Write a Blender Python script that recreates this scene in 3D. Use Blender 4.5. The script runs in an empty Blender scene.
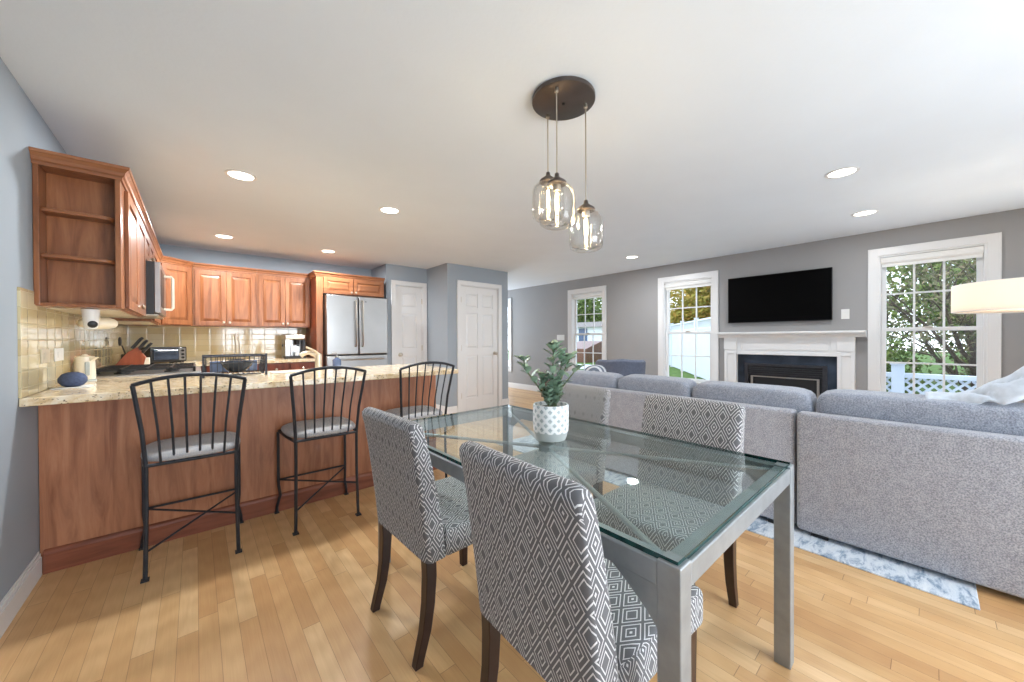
import bpy, bmesh, math, random
from mathutils import Vector, Matrix
import numpy as np
rnd = random.Random(7)
S_ = bpy.context.scene
COL = S_.collection
PI = math.pi

# ------------------------------------------------------------------ camera
F_PX, YAW, PITCH, ROLL, CAM_H = 364.13, 0.71533, 0.005835, -0.004577, 1.218
cd = bpy.data.cameras.new('camera'); cam = bpy.data.objects.new('camera', cd); COL.objects.link(cam)
_F = Vector((math.sin(YAW)*math.cos(PITCH), math.cos(YAW)*math.cos(PITCH), -math.sin(PITCH)))
_R = Vector((math.cos(YAW), -math.sin(YAW), 0)); _U = _R.cross(_F)
_R2 = _R*math.cos(ROLL)+_U*math.sin(ROLL); _U2 = -_R*math.sin(ROLL)+_U*math.cos(ROLL)
M = Matrix((( _R2.x,_U2.x,-_F.x,0),(_R2.y,_U2.y,-_F.y,0),(_R2.z,_U2.z,-_F.z,CAM_H),(0,0,0,1)))
cam.matrix_world = M
cd.sensor_width = 36; cd.lens = F_PX/1024*36; cd.clip_start = .02; cd.clip_end = 300
S_.camera = cam

# ------------------------------------------------------------------ world, sun, exposure
S_.view_settings.view_transform = 'Standard'; S_.view_settings.look = 'None'
S_.view_settings.exposure = 0.58; S_.view_settings.gamma = 1.0; S_.view_settings.use_curve_mapping = False
w = bpy.data.worlds.new('sky'); S_.world = w; w.use_nodes = True
wt = w.node_tree; bgn = wt.nodes['Background']
tc = wt.nodes.new('ShaderNodeTexCoord'); sx = wt.nodes.new('ShaderNodeSeparateXYZ'); rp = wt.nodes.new('ShaderNodeValToRGB')
wt.links.new(tc.outputs['Generated'], sx.inputs[0]); wt.links.new(sx.outputs['Z'], rp.inputs[0]); wt.links.new(rp.outputs[0], bgn.inputs[0])
rp.color_ramp.elements[0].position = 0.0; rp.color_ramp.elements[0].color = (.86,.90,.96,1)
rp.color_ramp.elements[1].position = .6; rp.color_ramp.elements[1].color = (.62,.76,1,1)
bgn.inputs[1].default_value = 2.3
S_.cycles.max_bounces = 16; S_.cycles.diffuse_bounces = 8; S_.cycles.transparent_max_bounces = 24; S_.cycles.transmission_bounces = 8
def add_light(name, kind, loc, energy, color=(1,1,1), size=None, size_y=None, direction=(0,0,-1), **kw):
    l = bpy.data.lights.new(name, kind); l.energy = energy; l.color = color
    if size is not None:
        if kind == 'AREA':
            l.size = size
            if size_y: l.shape = 'RECTANGLE'; l.size_y = size_y
            elif kw.pop('disk', False): l.shape = 'DISK'
        else: l.shadow_soft_size = size
    for k, v in kw.items():
        if hasattr(l, k): setattr(l, k, v)
    o = bpy.data.objects.new(name, l); COL.objects.link(o); o.location = loc
    o.rotation_euler = Vector(direction).to_track_quat('-Z', 'Y').to_euler()
    return o
sun = add_light('sun', 'SUN', (8,6,10), 1.2, (1,.96,.9), direction=(.12,-.35,-.93)); sun.data.angle = .05
# daylight through the glazed doors behind the camera
add_light('daylight_doors', 'AREA', (1.8,-2.5,1.12), 126, (.85,.925,1), 2.5, 1.9, (-.5,1,0.25))
add_light('side_fill', 'AREA', (5.85,-1.75,1.35), 20, (.86,.93,1), .8, 1.6, (-1,0.45,-.15))  # added fill lamp out of view on the right, brightens the left wall
add_light('hall_fill', 'AREA', (5.15,8.5,1.3), 60, (.86,.93,1), 1.4, 1.9, (0,-1,.1))  # added fill lamp for the far end; wall_far has no window

# ------------------------------------------------------------------ materials
def S(r,g,b):
    f = lambda c: (c/255/12.92) if c/255 <= .04045 else ((c/255+.055)/1.055)**2.4
    return (f(r),f(g),f(b),1)
MATS = {}
class N:
    def __init__(s, m): s.t = m.node_tree
    def new(s, k, **kw):
        n = s.t.nodes.new(k)
        for a,b in kw.items(): setattr(n, a, b)
        return n
    def l(s, a, b): s.t.links.new(a, b)
    def val(s, sock, v):
        if isinstance(v, (int,float)): sock.default_value = v
        elif isinstance(v, tuple): sock.default_value = v
        else: s.l(v, sock)
    def math(s, op, a, b=None, c=None):
        n = s.new('ShaderNodeMath', operation=op)
        s.val(n.inputs[0], a)
        if b is not None: s.val(n.inputs[1], b)
        if c is not None: s.val(n.inputs[2], c)
        return n.outputs[0]
    def mix(s, f, a, b, mode='MIX'):
        n = s.new('ShaderNodeMix', data_type='RGBA', blend_type=mode)
        s.val(n.inputs['Factor'], f); s.val(n.inputs[6], a); s.val(n.inputs[7], b)
        return n.outputs[2]
    def obj(s):
        n = s.new('ShaderNodeTexCoord'); x = s.new('ShaderNodeSeparateXYZ'); s.l(n.outputs['Object'], x.inputs[0])
        return n.outputs['Object'], x.outputs[0], x.outputs[1], x.outputs[2]
    def uv(s):
        n = s.new('ShaderNodeTexCoord'); x = s.new('ShaderNodeSeparateXYZ'); s.l(n.outputs['UV'], x.inputs[0])
        return n.outputs['UV'], x.outputs[0], x.outputs[1]
    def xyz(s, x, y, z=0.0):
        n = s.new('ShaderNodeCombineXYZ'); s.val(n.inputs[0], x); s.val(n.inputs[1], y); s.val(n.inputs[2], z); return n.outputs[0]
    def scale(s, v, k):
        n = s.new('ShaderNodeVectorMath', operation='MULTIPLY'); s.l(v, n.inputs[0]); n.inputs[1].default_value = k; return n.outputs[0]
    def noise(s, v, scale, detail=3, rough=.5, dist=0):
        n = s.new('ShaderNodeTexNoise'); s.l(v, n.inputs['Vector']); n.inputs['Scale'].default_value = scale
        n.inputs['Detail'].default_value = detail; n.inputs['Roughness'].default_value = rough; n.inputs['Distortion'].default_value = dist
        return n.outputs['Fac']
    def white(s, v):
        n = s.new('ShaderNodeTexWhiteNoise', noise_dimensions='3D'); s.l(v, n.inputs['Vector']); return n.outputs['Value']
    def ramp(s, f, stops, interp='LINEAR'):
        n = s.new('ShaderNodeValToRGB'); n.color_ramp.interpolation = interp
        e = n.color_ramp.elements
        while len(e) < len(stops): e.new(.5)
        for i,(p,c) in enumerate(stops): e[i].position = p; e[i].color = c
        s.l(f, n.inputs[0]); return n.outputs[0]
    def bump(s, h, strength, dist=.01):
        n = s.new('ShaderNodeBump'); n.inputs['Strength'].default_value = strength; n.inputs['Distance'].default_value = dist
        s.l(h, n.inputs['Height']); s.l(n.outputs[0], s.b.inputs['Normal'])
def mat(name, col=(.5,.5,.5,1), rough=.5, metal=0, spec=.5, **kw):
    m = bpy.data.materials.new(name); m.use_nodes = True
    b = m.node_tree.nodes['Principled BSDF']
    b.inputs['Base Color'].default_value = col; b.inputs['Roughness'].default_value = rough; b.inputs['Metallic'].default_value = metal
    b.inputs['Specular IOR Level'].default_value = spec
    for k,v in kw.items(): b.inputs[k].default_value = v
    n = N(m); n.b = b; MATS[name] = m; return m, n
def subtle(name, col, rough=.5, var=.06, scale=6, metal=0, spec=.5, bump=0, bscale=80, **kw):
    """plain paint/plastic/metal with a faint procedural mottling"""
    m, n = mat(name, col, rough, metal, spec, **kw)
    v = n.obj()[0]; f = n.noise(v, scale, 3)
    dark = tuple(c*(1-var) for c in col[:3])+(1,); lite = tuple(min(1,c*(1+var)) for c in col[:3])+(1,)
    n.l(n.ramp(f, [(.3,dark),(.7,lite)]), n.b.inputs['Base Color'])
    if bump: n.bump(n.noise(v, bscale, 2), bump, .004)
    return m
subtle('paint_grey_daylit', S(152,161,170), .7, .02, 2, bump=.05)  # grey wall paint with the daylight's blue tint put into its colour
subtle('paint_grey', S(150,149,149), .7, .02, 2, bump=.05)
subtle('ceiling', S(218,226,234), .9, .012, 3, bump=.12, bscale=60)
subtle('white_paint', S(220,220,220), .35, .01, 3)
subtle('white_plastic', S(226,226,224), .4, .02, 9)
subtle('white_vinyl', S(214,220,226), .5, .03, 2)
subtle('iron', S(46,48,54), .45, .2, 20, metal=.3, bump=.15)
subtle('black', S(22,22,24), .4, .15, 20)
subtle('tv_screen', S(4,4,5), .35, .1, 3, spec=.05)
subtle('steel', S(172,171,170), .30, .05, 3, metal=1)
subtle('nickel', S(196,188,176), .3, .05, 10, metal=1)
subtle('cream_metal', S(222,205,180), .3, .05, 10, metal=.6)
subtle('bronze', S(96,88,84), .4, .1, 10, metal=.8)
subtle('table_metal', S(150,155,158), .42, .10, 18, metal=.55, bump=.06, bscale=140)
subtle('slate', S(46,54,66), .18, .5, 5)
subtle('espresso', S(46,28,24), .3, .3, 14)
subtle('coral_trim', S(200,190,170), .5)
subtle('blue_fabric', S(70,82,112), .9, .2, 90, bump=.4, bscale=500)
subtle('glass_blue_soap', S(96,110,140), .15, .2, 12)
subtle('stone_white', S(226,228,228), .6, .06, 12)
subtle('stone_grey', S(176,184,184), .6, .05, 12)
subtle('soil', S(60,46,36), .95, .4, 60, bump=.6)
subtle('leaf', S(140,166,144), .35, .3, 14)
subtle('stem', S(98,110,76), .7, .2, 40)
subtle('bark', S(84,70,58), .9, .3, 20, bump=.5)
subtle('fire_black', S(52,52,56), .4, .2, 20, metal=.4)
subtle('kettle_white', S(236,228,210), .3, .02, 9)
subtle('grout', S(170,150,116), .7)
subtle('rubber', S(30,30,32), .8)
subtle('throw_blue', S(196,204,214), .85, .12, 25, bump=.3, bscale=300)
subtle('throw_dark', S(112,122,134), .85, .15, 25, bump=.3, bscale=300)
subtle('armchair_fabric', S(98,104,120), .9, .12, 40, bump=.3, bscale=400)
subtle('siding', S(228,232,236), .6, .04, 1)
subtle('roofing', S(120,112,104), .9, .15, 6)
subtle('concrete', S(186,190,196), .9, .08, 2)
subtle('screen_blue', S(70,90,120), .3)

def emis(name, col, strength):
    m = bpy.data.materials.new(name); m.use_nodes = True
    b = m.node_tree.nodes['Principled BSDF']; b.inputs['Base Color'].default_value = (.8,.8,.8,1)
    b.inputs['Emission Color'].default_value = col; b.inputs['Emission Strength'].default_value = strength
    MATS[name] = m; return m
emis('downlight_glow', (1,.93,.82,1), 5)
emis('filament', (1,.72,.38,1), 45)
def shade_mat():
    m, n = mat('lamp_shade_fabric', S(244,236,226), .9)
    n.b.inputs['Transmission Weight'].default_value = 0
    t = m.node_tree; tr = n.new('ShaderNodeBsdfTranslucent'); tr.inputs[0].default_value = S(252,242,230)
    mx = n.new('ShaderNodeMixShader'); mx.inputs[0].default_value = .55
    v = n.obj()[0]; n.bump(n.noise(v, 300, 2), .2, .002)
    out = t.nodes['Material Output']; n.l(n.b.outputs[0], mx.inputs[1]); n.l(tr.outputs[0], mx.inputs[2]); n.l(mx.outputs[0], out.inputs[0])
shade_mat()
def clear(name, tint, rough=0, f0=.5, edge=None):
    m = bpy.data.materials.new(name); m.use_nodes = True; t = m.node_tree
    t.nodes.remove(t.nodes['Principled BSDF']); out = t.nodes['Material Output']; n = N(m)
    tr = n.new('ShaderNodeBsdfTransparent'); tr.inputs[0].default_value = tint
    gl = n.new('ShaderNodeBsdfGlossy'); gl.inputs['Roughness'].default_value = rough; gl.inputs['Color'].default_value = (1,1,1,1)
    lf = n.new('ShaderNodeLayerWeight'); lf.inputs[0].default_value = .5      # 1 - cos on either side of the pane
    f = n.math('MULTIPLY', n.math('ADD', .04, n.math('MULTIPLY', n.math('POWER', lf.outputs['Facing'], 5.0), .96)), f0)
    mx = n.new('ShaderNodeMixShader'); n.l(f, mx.inputs[0]); n.l(tr.outputs[0], mx.inputs[1]); n.l(gl.outputs[0], mx.inputs[2])
    if edge:
        lw = n.new('ShaderNodeLayerWeight'); lw.inputs[0].default_value = .35
        n.l(n.mix(lw.outputs['Facing'], tint, edge), tr.inputs[0])
    n.l(mx.outputs[0], out.inputs[0]); MATS[name] = m
clear('window_glass', (.97,.985,.99,1), 0, .5)
clear('table_glass', (.91,.97,.96,1), .01, 1.0)
clear('jar_glass', (.99,.99,.985,1), 0, 1.0, (.84,.83,.80,1))
subtle('glass_edge', S(20,60,58), .05, .5, 40)

def floor_mat():
    m, n = mat('oak_floor', (1,1,1,1), .32, 0, .45)
    _,x,y,z = n.obj(); W = .066; Lp = .82
    row = n.math('FLOOR', n.math('DIVIDE', x, W)); fx = n.math('FRACT', n.math('DIVIDE', x, W))
    sh = n.math('MULTIPLY', n.white(n.xyz(row, 3.1, 0)), 7.0)
    yy = n.math('DIVIDE', n.math('ADD', y, sh), Lp)
    idx = n.math('FLOOR', yy); fy = n.math('FRACT', yy)
    r1 = n.white(n.xyz(row, idx, 1.0)); r2 = n.white(n.xyz(row, idx, 5.0))
    base = n.ramp(r1, [(0,S(184,136,88)),(.25,S(204,160,110)),(.6,S(214,174,124)),(1,S(228,194,146))])
    gv = n.xyz(n.math('ADD', n.math('MULTIPLY', x, 26), n.math('MULTIPLY', r2, 40)), n.math('MULTIPLY', y, 1.6), n.math('MULTIPLY', r2, 9))
    g = n.noise(gv, 1.3, 5, .6, 1.6)
    g2 = n.noise(n.xyz(n.math('MULTIPLY', x, 260), n.math('MULTIPLY', y, 6), r2), 1, 2)
    wv = n.new('ShaderNodeTexWave'); wv.wave_type='RINGS'; wv.inputs['Scale'].default_value=.9; wv.inputs['Distortion'].default_value=5; wv.inputs['Detail'].default_value=2
    n.l(n.xyz(n.math('ADD', n.math('MULTIPLY', x, 14), n.math('MULTIPLY', r2, 30)), n.math('MULTIPLY', y, 2.2), r1), wv.inputs['Vector'])
    c = n.mix(n.math('MULTIPLY', g, .62), base, S(180,132,86))
    c = n.mix(n.math('MULTIPLY', wv.outputs['Fac'], .24), c, S(166,116,72))
    c = n.mix(n.math('MULTIPLY', g2, .22), c, S(240,205,150))
    gap = n.math('MAXIMUM', n.math('LESS_THAN', fx, .022), n.math('LESS_THAN', fy, .0028))
    c = n.mix(n.math('MULTIPLY', gap, .62), c, S(110,66,34))
    n.l(c, n.b.inputs['Base Color'])
    n.l(n.math('ADD', .25, n.math('MULTIPLY', g, .14)), n.b.inputs['Roughness'])
    n.bump(n.math('SUBTRACT', n.math('MULTIPLY', g2, .12), gap), .25, .002)
floor_mat()
def wood_mat(name, c1, c2, c3, rough=.32, axis='z', blot=.5):
    m, n = mat(name, c2, rough, 0, .5)
    v,x,y,z = n.obj()
    k = {'z':(9,9,.9),'x':(.9,9,9),'y':(9,.9,9)}[axis]
    g = n.noise(n.scale(v, k), 2.2, 5, .6, .8)
    f = n.noise(n.scale(v, tuple(a*6 for a in k)), 2.5, 3)
    b = n.noise(v, 2.6, 2)
    c = n.ramp(g, [(.28,c1),(.52,c2),(.75,c3)])
    c = n.mix(n.math('MULTIPLY', f, .25), c, c1)
    c = n.mix(n.math('MULTIPLY', n.math('SUBTRACT', b, .35), blot), c, c1)
    n.l(c, n.b.inputs['Base Color']); n.bump(f, .05, .002)
wood_mat('cherry', S(112,66,40), S(150,95,60), S(178,120,80))
wood_mat('cherry_h', S(112,66,40), S(150,95,60), S(178,120,80), axis='x')
wood_mat('cherry_dark', S(98,44,26), S(128,62,38), S(150,80,50))
wood_mat('cherry_panel', S(136,84,58), S(182,124,90), S(200,146,112), .35, 'z', .8)
wood_mat('cherry_base', S(108,58,40), S(138,80,58), S(152,94,70), .35, 'x', .4)
wood_mat('walnut', S(78,46,28), S(110,68,42), S(132,84,54))
wood_mat('block_wood', S(130,62,38), S(160,82,52), S(180,100,66))

def granite():
    m, n = mat('granite', (1,1,1,1), .12, 0, .55)
    v = n.obj()[0]
    a = n.noise(v, 24, 4, .6, .5); b = n.noise(v, 90, 3, .6); vo = n.new('ShaderNodeTexVoronoi'); vo.inputs['Scale'].default_value = 75; n.l(v, vo.inputs['Vector'])
    c = n.ramp(a, [(.32,S(206,176,132)),(.5,S(226,204,168)),(.68,S(238,226,204))])
    sp = n.math('MULTIPLY', n.math('LESS_THAN', vo.outputs['Distance'], .34), n.math('GREATER_THAN', b, .56))
    c = n.mix(sp, c, S(116,98,84))
    sp2 = n.math('GREATER_THAN', n.noise(v, 60, 2), .66)
    c = n.mix(n.math('MULTIPLY', sp2, .7), c, S(150,128,104))
    n.l(c, n.b.inputs['Base Color'])
granite()
def tile_mat(name, axis, bw=.152, bh=.0765, off=(0,0)):
    m, n = mat(name, (1,1,1,1), .06, 0, .6)
    _,x,y,z = n.obj(); u = x if axis == 'x' else y
    uu = n.math('DIVIDE', n.math('ADD', u, off[0]), bw); vv = n.math('DIVIDE', n.math('ADD', z, off[1]), bh)
    fu = n.math('FRACT', uu); fv = n.math('FRACT', vv)
    r = n.white(n.xyz(n.math('FLOOR', uu), n.math('FLOOR', vv), 2.0))
    c = n.ramp(r, [(0,S(196,176,132)),(.5,S(206,190,148)),(1,S(214,202,166))])
    gx = n.math('MAXIMUM', n.math('LESS_THAN', fu, .022), n.math('LESS_THAN', fv, .04))
    c = n.mix(n.math('MULTIPLY', gx, .55), c, S(150,136,104)); n.l(c, n.b.inputs['Base Color'])
    n.l(n.math('ADD', .05, n.math('MULTIPLY', gx, .5)), n.b.inputs['Roughness'])
    n.b.inputs['Coat Weight'].default_value = .4
    du = n.math('ABSOLUTE', n.math('SUBTRACT', fu, .5)); dv = n.math('ABSOLUTE', n.math('SUBTRACT', fv, .5))
    hh = n.math('SUBTRACT', 1.0, n.math('MAXIMUM', n.math('POWER', n.math('MULTIPLY', du, 2.0), 16.0), n.math('POWER', n.math('MULTIPLY', dv, 2.0), 10.0)))
    wob = n.noise(n.xyz(x, y, z), 14, 2)
    n.bump(n.math('ADD', hh, n.math('MULTIPLY', wob, .6)), .30, .003)
tile_mat('tiles_left', 'y'); tile_mat('tiles_back', 'x')
def heather(name, c1, c2, bump=.35):
    m, n = mat(name, c1, .95, 0, .2, **{'Sheen Weight':.25})
    v = n.obj()[0]
    a = n.noise(v, 160, 3, .7); b = n.noise(v, 22, 3)
    f = n.math('ADD', n.math('MULTIPLY', a, .86), n.math('MULTIPLY', b, .14))
    n.l(n.ramp(f, [(.38,c1),(.62,c2)]), n.b.inputs['Base Color']); n.bump(a, bump, .003)
heather('sofa_fabric', S(124,126,134), S(180,181,188))
heather('cushion_fabric', S(114,119,131), S(166,171,182))
def diamond(name, a, b, base, line, scale_w=.50, inner=True):
    """woven fabric of nested diamonds, a wide and b tall, on the UV map in metres"""
    m, n = mat(name, base, .95, 0, .2, **{'Sheen Weight':.15})
    uvv,u,v = n.uv()
    pu = n.math('DIVIDE', u, a); pv = n.math('DIVIDE', v, b)
    p_ = n.math('ADD', pu, pv); q_ = n.math('SUBTRACT', pu, pv)
    lp = n.math('ABSOLUTE', n.math('SUBTRACT', n.math('FRACT', p_), .5)); lq = n.math('ABSOLUTE', n.math('SUBTRACT', n.math('FRACT', q_), .5))
    mm = n.math('MULTIPLY', n.math('MAXIMUM', lp, lq), 2.0)     # 0 centre, 1 border
    def band(lo, hi): return n.math('MULTIPLY', n.math('GREATER_THAN', mm, lo), n.math('LESS_THAN', mm, hi))
    ln = n.math('MAXIMUM', band(.66,.84), band(.34,.48))
    if inner == 'pot':
        ln = n.math('MAXIMUM', band(.50,1.1), band(.20,.30))
    elif inner:
        par = n.math('FRACT', n.math('MULTIPLY', n.math('ADD', n.math('FLOOR', p_), n.math('FLOOR', q_)), .5))
        odd = n.math('GREATER_THAN', par, .25)
        even = n.math('SUBTRACT', 1.0, odd)
        ln = n.math('MAXIMUM', band(.765,.865), n.math('MULTIPLY', band(.36,.46), odd))
        ln = n.math('MAXIMUM', ln, n.math('MULTIPLY', band(.0,.12), odd))
        ln = n.math('MAXIMUM', ln, n.math('MULTIPLY', band(.42,.52), even))
    thr = n.noise(n.scale(uvv, (1,1,1)), 700, 2)
    th2 = n.noise(n.scale(uvv, (1,1,1)), 260, 2)
    c = n.mix(n.math('MULTIPLY', thr, .45), base, tuple(x_*.55 for x_ in base[:3])+(1,))
    l2 = n.mix(n.math('MULTIPLY', thr, .35), line, tuple(x_*.7 for x_ in line[:3])+(1,))
    c = n.mix(ln, c, l2); n.l(c, n.b.inputs['Base Color'])
    n.bump(n.math('ADD', n.math('MULTIPLY', ln, .7), n.math('MULTIPLY', thr, .6)), .35, .002)
diamond('diamond_fabric', .064, .106, S(110,109,112), S(218,218,218))
diamond('stool_fabric', .022, .016, S(142,150,164), S(226,216,204), inner=False)
diamond('pot_pattern', .040, .040, S(150,168,172), S(242,244,244), inner='pot')
def rug():
    m, n = mat('rug_wool', (1,1,1,1), .95, 0, .2)
    v = n.obj()[0]
    a = n.noise(n.scale(v, (1,3,1)), 7, 6, .75, .6); f = n.noise(v, 300, 2)
    n.l(n.mix(n.math('MULTIPLY', f, .3), n.ramp(a, [(.30,S(104,124,148)),(.42,S(160,176,194)),(.50,S(212,220,228)),(.7,S(234,238,240))]), S(120,130,145)), n.b.inputs['Base Color'])
    n.bump(f, .5, .004)
rug()
def grass():
    m, n = mat('lawn', (1,1,1,1), .95, 0, .1); v = n.obj()[0]
    n.l(n.ramp(n.noise(v, 3, 6, .8), [(.35,S(60,84,42)),(.6,S(96,118,60)),(.75,S(126,118,70))]), n.b.inputs['Base Color'])
grass()
def foliage(name, cols):
    m, n = mat(name, cols[0], .7, 0, .2); v = n.obj()[0]
    f = n.white(n.scale(v, (1,1,1))) ; g = n.noise(v, 2.5, 4, .7)
    n.l(n.ramp(g, [(.3,cols[0]),(.5,cols[1]),(.68,cols[2])]), n.b.inputs['Base Color'])
    n.b.inputs['Subsurface Weight'].default_value = 0
foliage('foliage_green', [S(58,78,42),S(104,124,62),S(150,158,84)])
foliage('foliage_autumn', [S(96,98,44),S(150,142,60),S(190,140,70)])
foliage('foliage_mixed', [S(64,68,50),S(116,114,82),S(160,140,110)])

# ------------------------------------------------------------------ mesh builder
class MB:
    def __init__(s): s.v=[]; s.f=[]; s.uv={}; s.M=None; s.sm=[]
    def _a(s, vs, fs, uvs=None):
        o = len(s.v)
        s.v += [tuple(s.M @ Vector(p)) if s.M else tuple(p) for p in vs]
        for i,f in enumerate(fs):
            s.f.append(tuple(o+k for k in f))
            if uvs: s.uv[len(s.f)-1] = uvs[i]
        return s
    def box(s, x0,x1,y0,y1,z0,z1):
        vs=[(x,y,z) for z in (z0,z1) for y in (y0,y1) for x in (x0,x1)]
        return s._a(vs, [(0,2,3,1),(4,5,7,6),(0,1,5,4),(2,6,7,3),(0,4,6,2),(1,3,7,5)])
    def bar(s, p0, p1, wd, th, up=(0,0,1)):
        p0=Vector(p0); p1=Vector(p1); d=(p1-p0).normalized(); u=Vector(up)
        if abs(d.dot(u))>.98: u=Vector((0,1,0)) if abs(d.y)<.9 else Vector((1,0,0))
        a=d.cross(u).normalized(); b=a.cross(d).normalized()
        vs=[]
        for p in (p0,p1):
            for i,j in ((-1,-1),(1,-1),(1,1),(-1,1)): vs.append(p+a*(i*wd/2)+b*(j*th/2))
        return s._a(vs, [(0,1,2,3),(7,6,5,4),(0,4,5,1),(1,5,6,2),(2,6,7,3),(3,7,4,0)])
    def loft(s, rings, cap=True, closed_u=True):
        n=len(rings[0]); vs=[p for r in rings for p in r]; fs=[]
        for i in range(len(rings)-1):
            for j in range(n if closed_u else n-1):
                k=(j+1)%n; fs.append((i*n+j, i*n+k, (i+1)*n+k, (i+1)*n+j))
        if cap and closed_u:
            fs.append(tuple(reversed(range(n)))); o=(len(rings)-1)*n; fs.append(tuple(o+j for j in range(n)))
        return s._a(vs, fs)
    def tube(s, pts, r, n=8, cap=True, flat=None):
        pts=[Vector(p) for p in pts]; rs = r if isinstance(r,(list,tuple)) else [r]*len(pts)
        T=[]
        for i in range(len(pts)):
            a=pts[max(0,i-1)]; b=pts[min(len(pts)-1,i+1)]; T.append((b-a).normalized())
        u=Vector((0,0,1)) if abs(T[0].z)<.9 else Vector((1,0,0))
        u=(u-T[0]*u.dot(T[0])).normalized(); rings=[]
        for i,p in enumerate(pts):
            u=(u-T[i]*u.dot(T[i])).normalized(); w_=T[i].cross(u)
            rings.append([p+(u*math.cos(2*PI*k/n)+w_*math.sin(2*PI*k/n))*rs[i] for k in range(n)])
        return s.loft(rings, cap)
    def cyl(s, c, r, z0, z1, n=24, r1=None):
        r1 = r if r1 is None else r1
        return s.loft([[(c[0]+rr*math.cos(2*PI*k/n), c[1]+rr*math.sin(2*PI*k/n), z) for k in range(n)] for rr,z in ((r,z0),(r1,z1))])
    def lathe(s, c, prof, n=32, cap=True, uvw=False):
        rings=[[(c[0]+r*math.cos(2*PI*k/n), c[1]+r*math.sin(2*PI*k/n), c[2]+z) for k in range(n)] for r,z in prof]
        st=len(s.f); s.loft(rings, cap)
        if uvw:
            arc=0; A=[0]
            for i in range(1,len(prof)): arc+=math.hypot(prof[i][0]-prof[i-1][0],prof[i][1]-prof[i-1][1]); A.append(arc)
            R=max(r for r,z in prof); fi=st
            for i in range(len(prof)-1):
                for j in range(n):
                    u0=2*PI*R*j/n; u1=2*PI*R*(j+1)/n
                    s.uv[fi]=[(u0,A[i]),(u1,A[i]),(u1,A[i+1]),(u0,A[i+1])]; fi+=1
        return s
    def prism(s, poly, a0, a1, axis='y'):
        def P(u,v,a):
            return {'y':(u,a,v),'x':(a,u,v),'z':(u,v,a)}[axis]
        n=len(poly)
        return s.loft([[P(u,v,a) for u,v in poly] for a in (a0,a1)])
    def superell(s, c, h, p=5, n=20, pz=None):
        """rounded, crowned block: a cube grid pushed on to a superellipsoid"""
        for ax in range(3):
            for sg in (-1,1):
                vs=[];fs=[]
                for i in range(n+1):
                    for j in range(n+1):
                        a=math.tan((i/n*2-1)*PI/4); b=math.tan((j/n*2-1)*PI/4)
                        q=[0,0,0]; q[ax]=sg; q[(ax+1)%3]=a*sg; q[(ax+2)%3]=b
                        L=(abs(q[0])**p+abs(q[1])**p+abs(q[2])**p)**(1/p)
                        vs.append((c[0]+h[0]*q[0]/L, c[1]+h[1]*q[1]/L, c[2]+h[2]*q[2]/L))
                for i in range(n):
                    for j in range(n):
                        k=i*(n+1)+j; fs.append((k,k+n+1,k+n+2,k+1))
                s._a(vs,fs)
        return s
    def door(s, w_, h_, t=.02, fr=.055):
        """raised-panel door in local x (width) z (height), facing -y; use s.M to place"""
        s.box(0,fr,-t,0,0,h_); s.box(w_-fr,w_,-t,0,0,h_); s.box(fr,w_-fr,-t,0,0,fr); s.box(fr,w_-fr,-t,0,h_-fr,h_)
        a=fr; b=min(fr+.035, w_/2-.01, h_/2-.01); d0=-t+.012; d1=-t+.001
        vs=[(a,d0,a),(w_-a,d0,a),(w_-a,d0,h_-a),(a,d0,h_-a),(b,d1,b),(w_-b,d1,b),(w_-b,d1,h_-b),(b,d1,h_-b)]
        s._a(vs,[(0,1,5,4),(1,2,6,5),(2,3,7,6),(3,0,4,7),(4,5,6,7)])
        return s
    def build(s, name, m, parent=None, bevel=0, smooth=False, sub=0, seg=2, boxuv=False, weld=False, angle=35):
        off = Vector((0,0,0)); q = parent
        while q is not None: off += q.location; q = q.parent
        me = bpy.data.meshes.new(name); me.from_pydata([tuple(Vector(p)-off) for p in s.v], [], s.f)
        me.materials.append(MATS[m] if isinstance(m,str) else m)
        if boxuv or s.uv:
            uvl = me.uv_layers.new(name='UVMap')
            for pl in me.polygons:
                nrm = pl.normal
                for k,li in enumerate(pl.loop_indices):
                    if pl.index in s.uv: uvl.data[li].uv = s.uv[pl.index][k]; continue
                    co = me.vertices[me.loops[li].vertex_index].co
                    ax = max(range(3), key=lambda i: abs(nrm[i]))
                    uvl.data[li].uv = {0:(co.y,co.z),1:(co.x,co.z),2:(co.y,co.x)}[ax]
        bm = bmesh.new(); bm.from_mesh(me)
        if weld: bmesh.ops.remove_doubles(bm, verts=bm.verts, dist=1e-5)
        bmesh.ops.recalc_face_normals(bm, faces=bm.faces); bm.to_mesh(me); bm.free()
        o = bpy.data.objects.new(name, me); COL.objects.link(o)
        if parent is not None: o.parent = parent
        if bevel:
            b = o.modifiers.new('bevel','BEVEL'); b.width = bevel; b.segments = seg; b.limit_method = 'ANGLE'; b.angle_limit = math.radians(40); b.harden_normals = False
        if sub:
            b = o.modifiers.new('sub','SUBSURF'); b.levels = sub; b.render_levels = sub
        if smooth:
            for pl in me.polygons: pl.use_smooth = True
            if angle < 180: me.set_sharp_from_angle(angle=math.radians(angle))
        return o
def root(name, loc=(0,0,0), label=None, cat=None, group=None, kind=None):
    o = bpy.data.objects.new(name, None); o.empty_display_size = .1; COL.objects.link(o); o.location = loc
    return tag(o, label, cat, group, kind)
def tag(o, label=None, cat=None, group=None, kind=None):
    if label: o['label'] = label
    if cat: o['category'] = cat
    if group: o['group'] = group
    if kind: o['kind'] = kind
    return o
def struct(o, label=None): o['kind'] = 'structure'; 
def copy_tree(o, parent=None):
    c = o.copy(); COL.objects.link(c)
    if parent is not None: c.parent = parent
    for ch in list(o.children): copy_tree(ch, c)
    return c
def Mx(loc, rz=0): return Matrix.Translation(Vector(loc)) @ Matrix.Rotation(rz, 4, 'Z')

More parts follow.
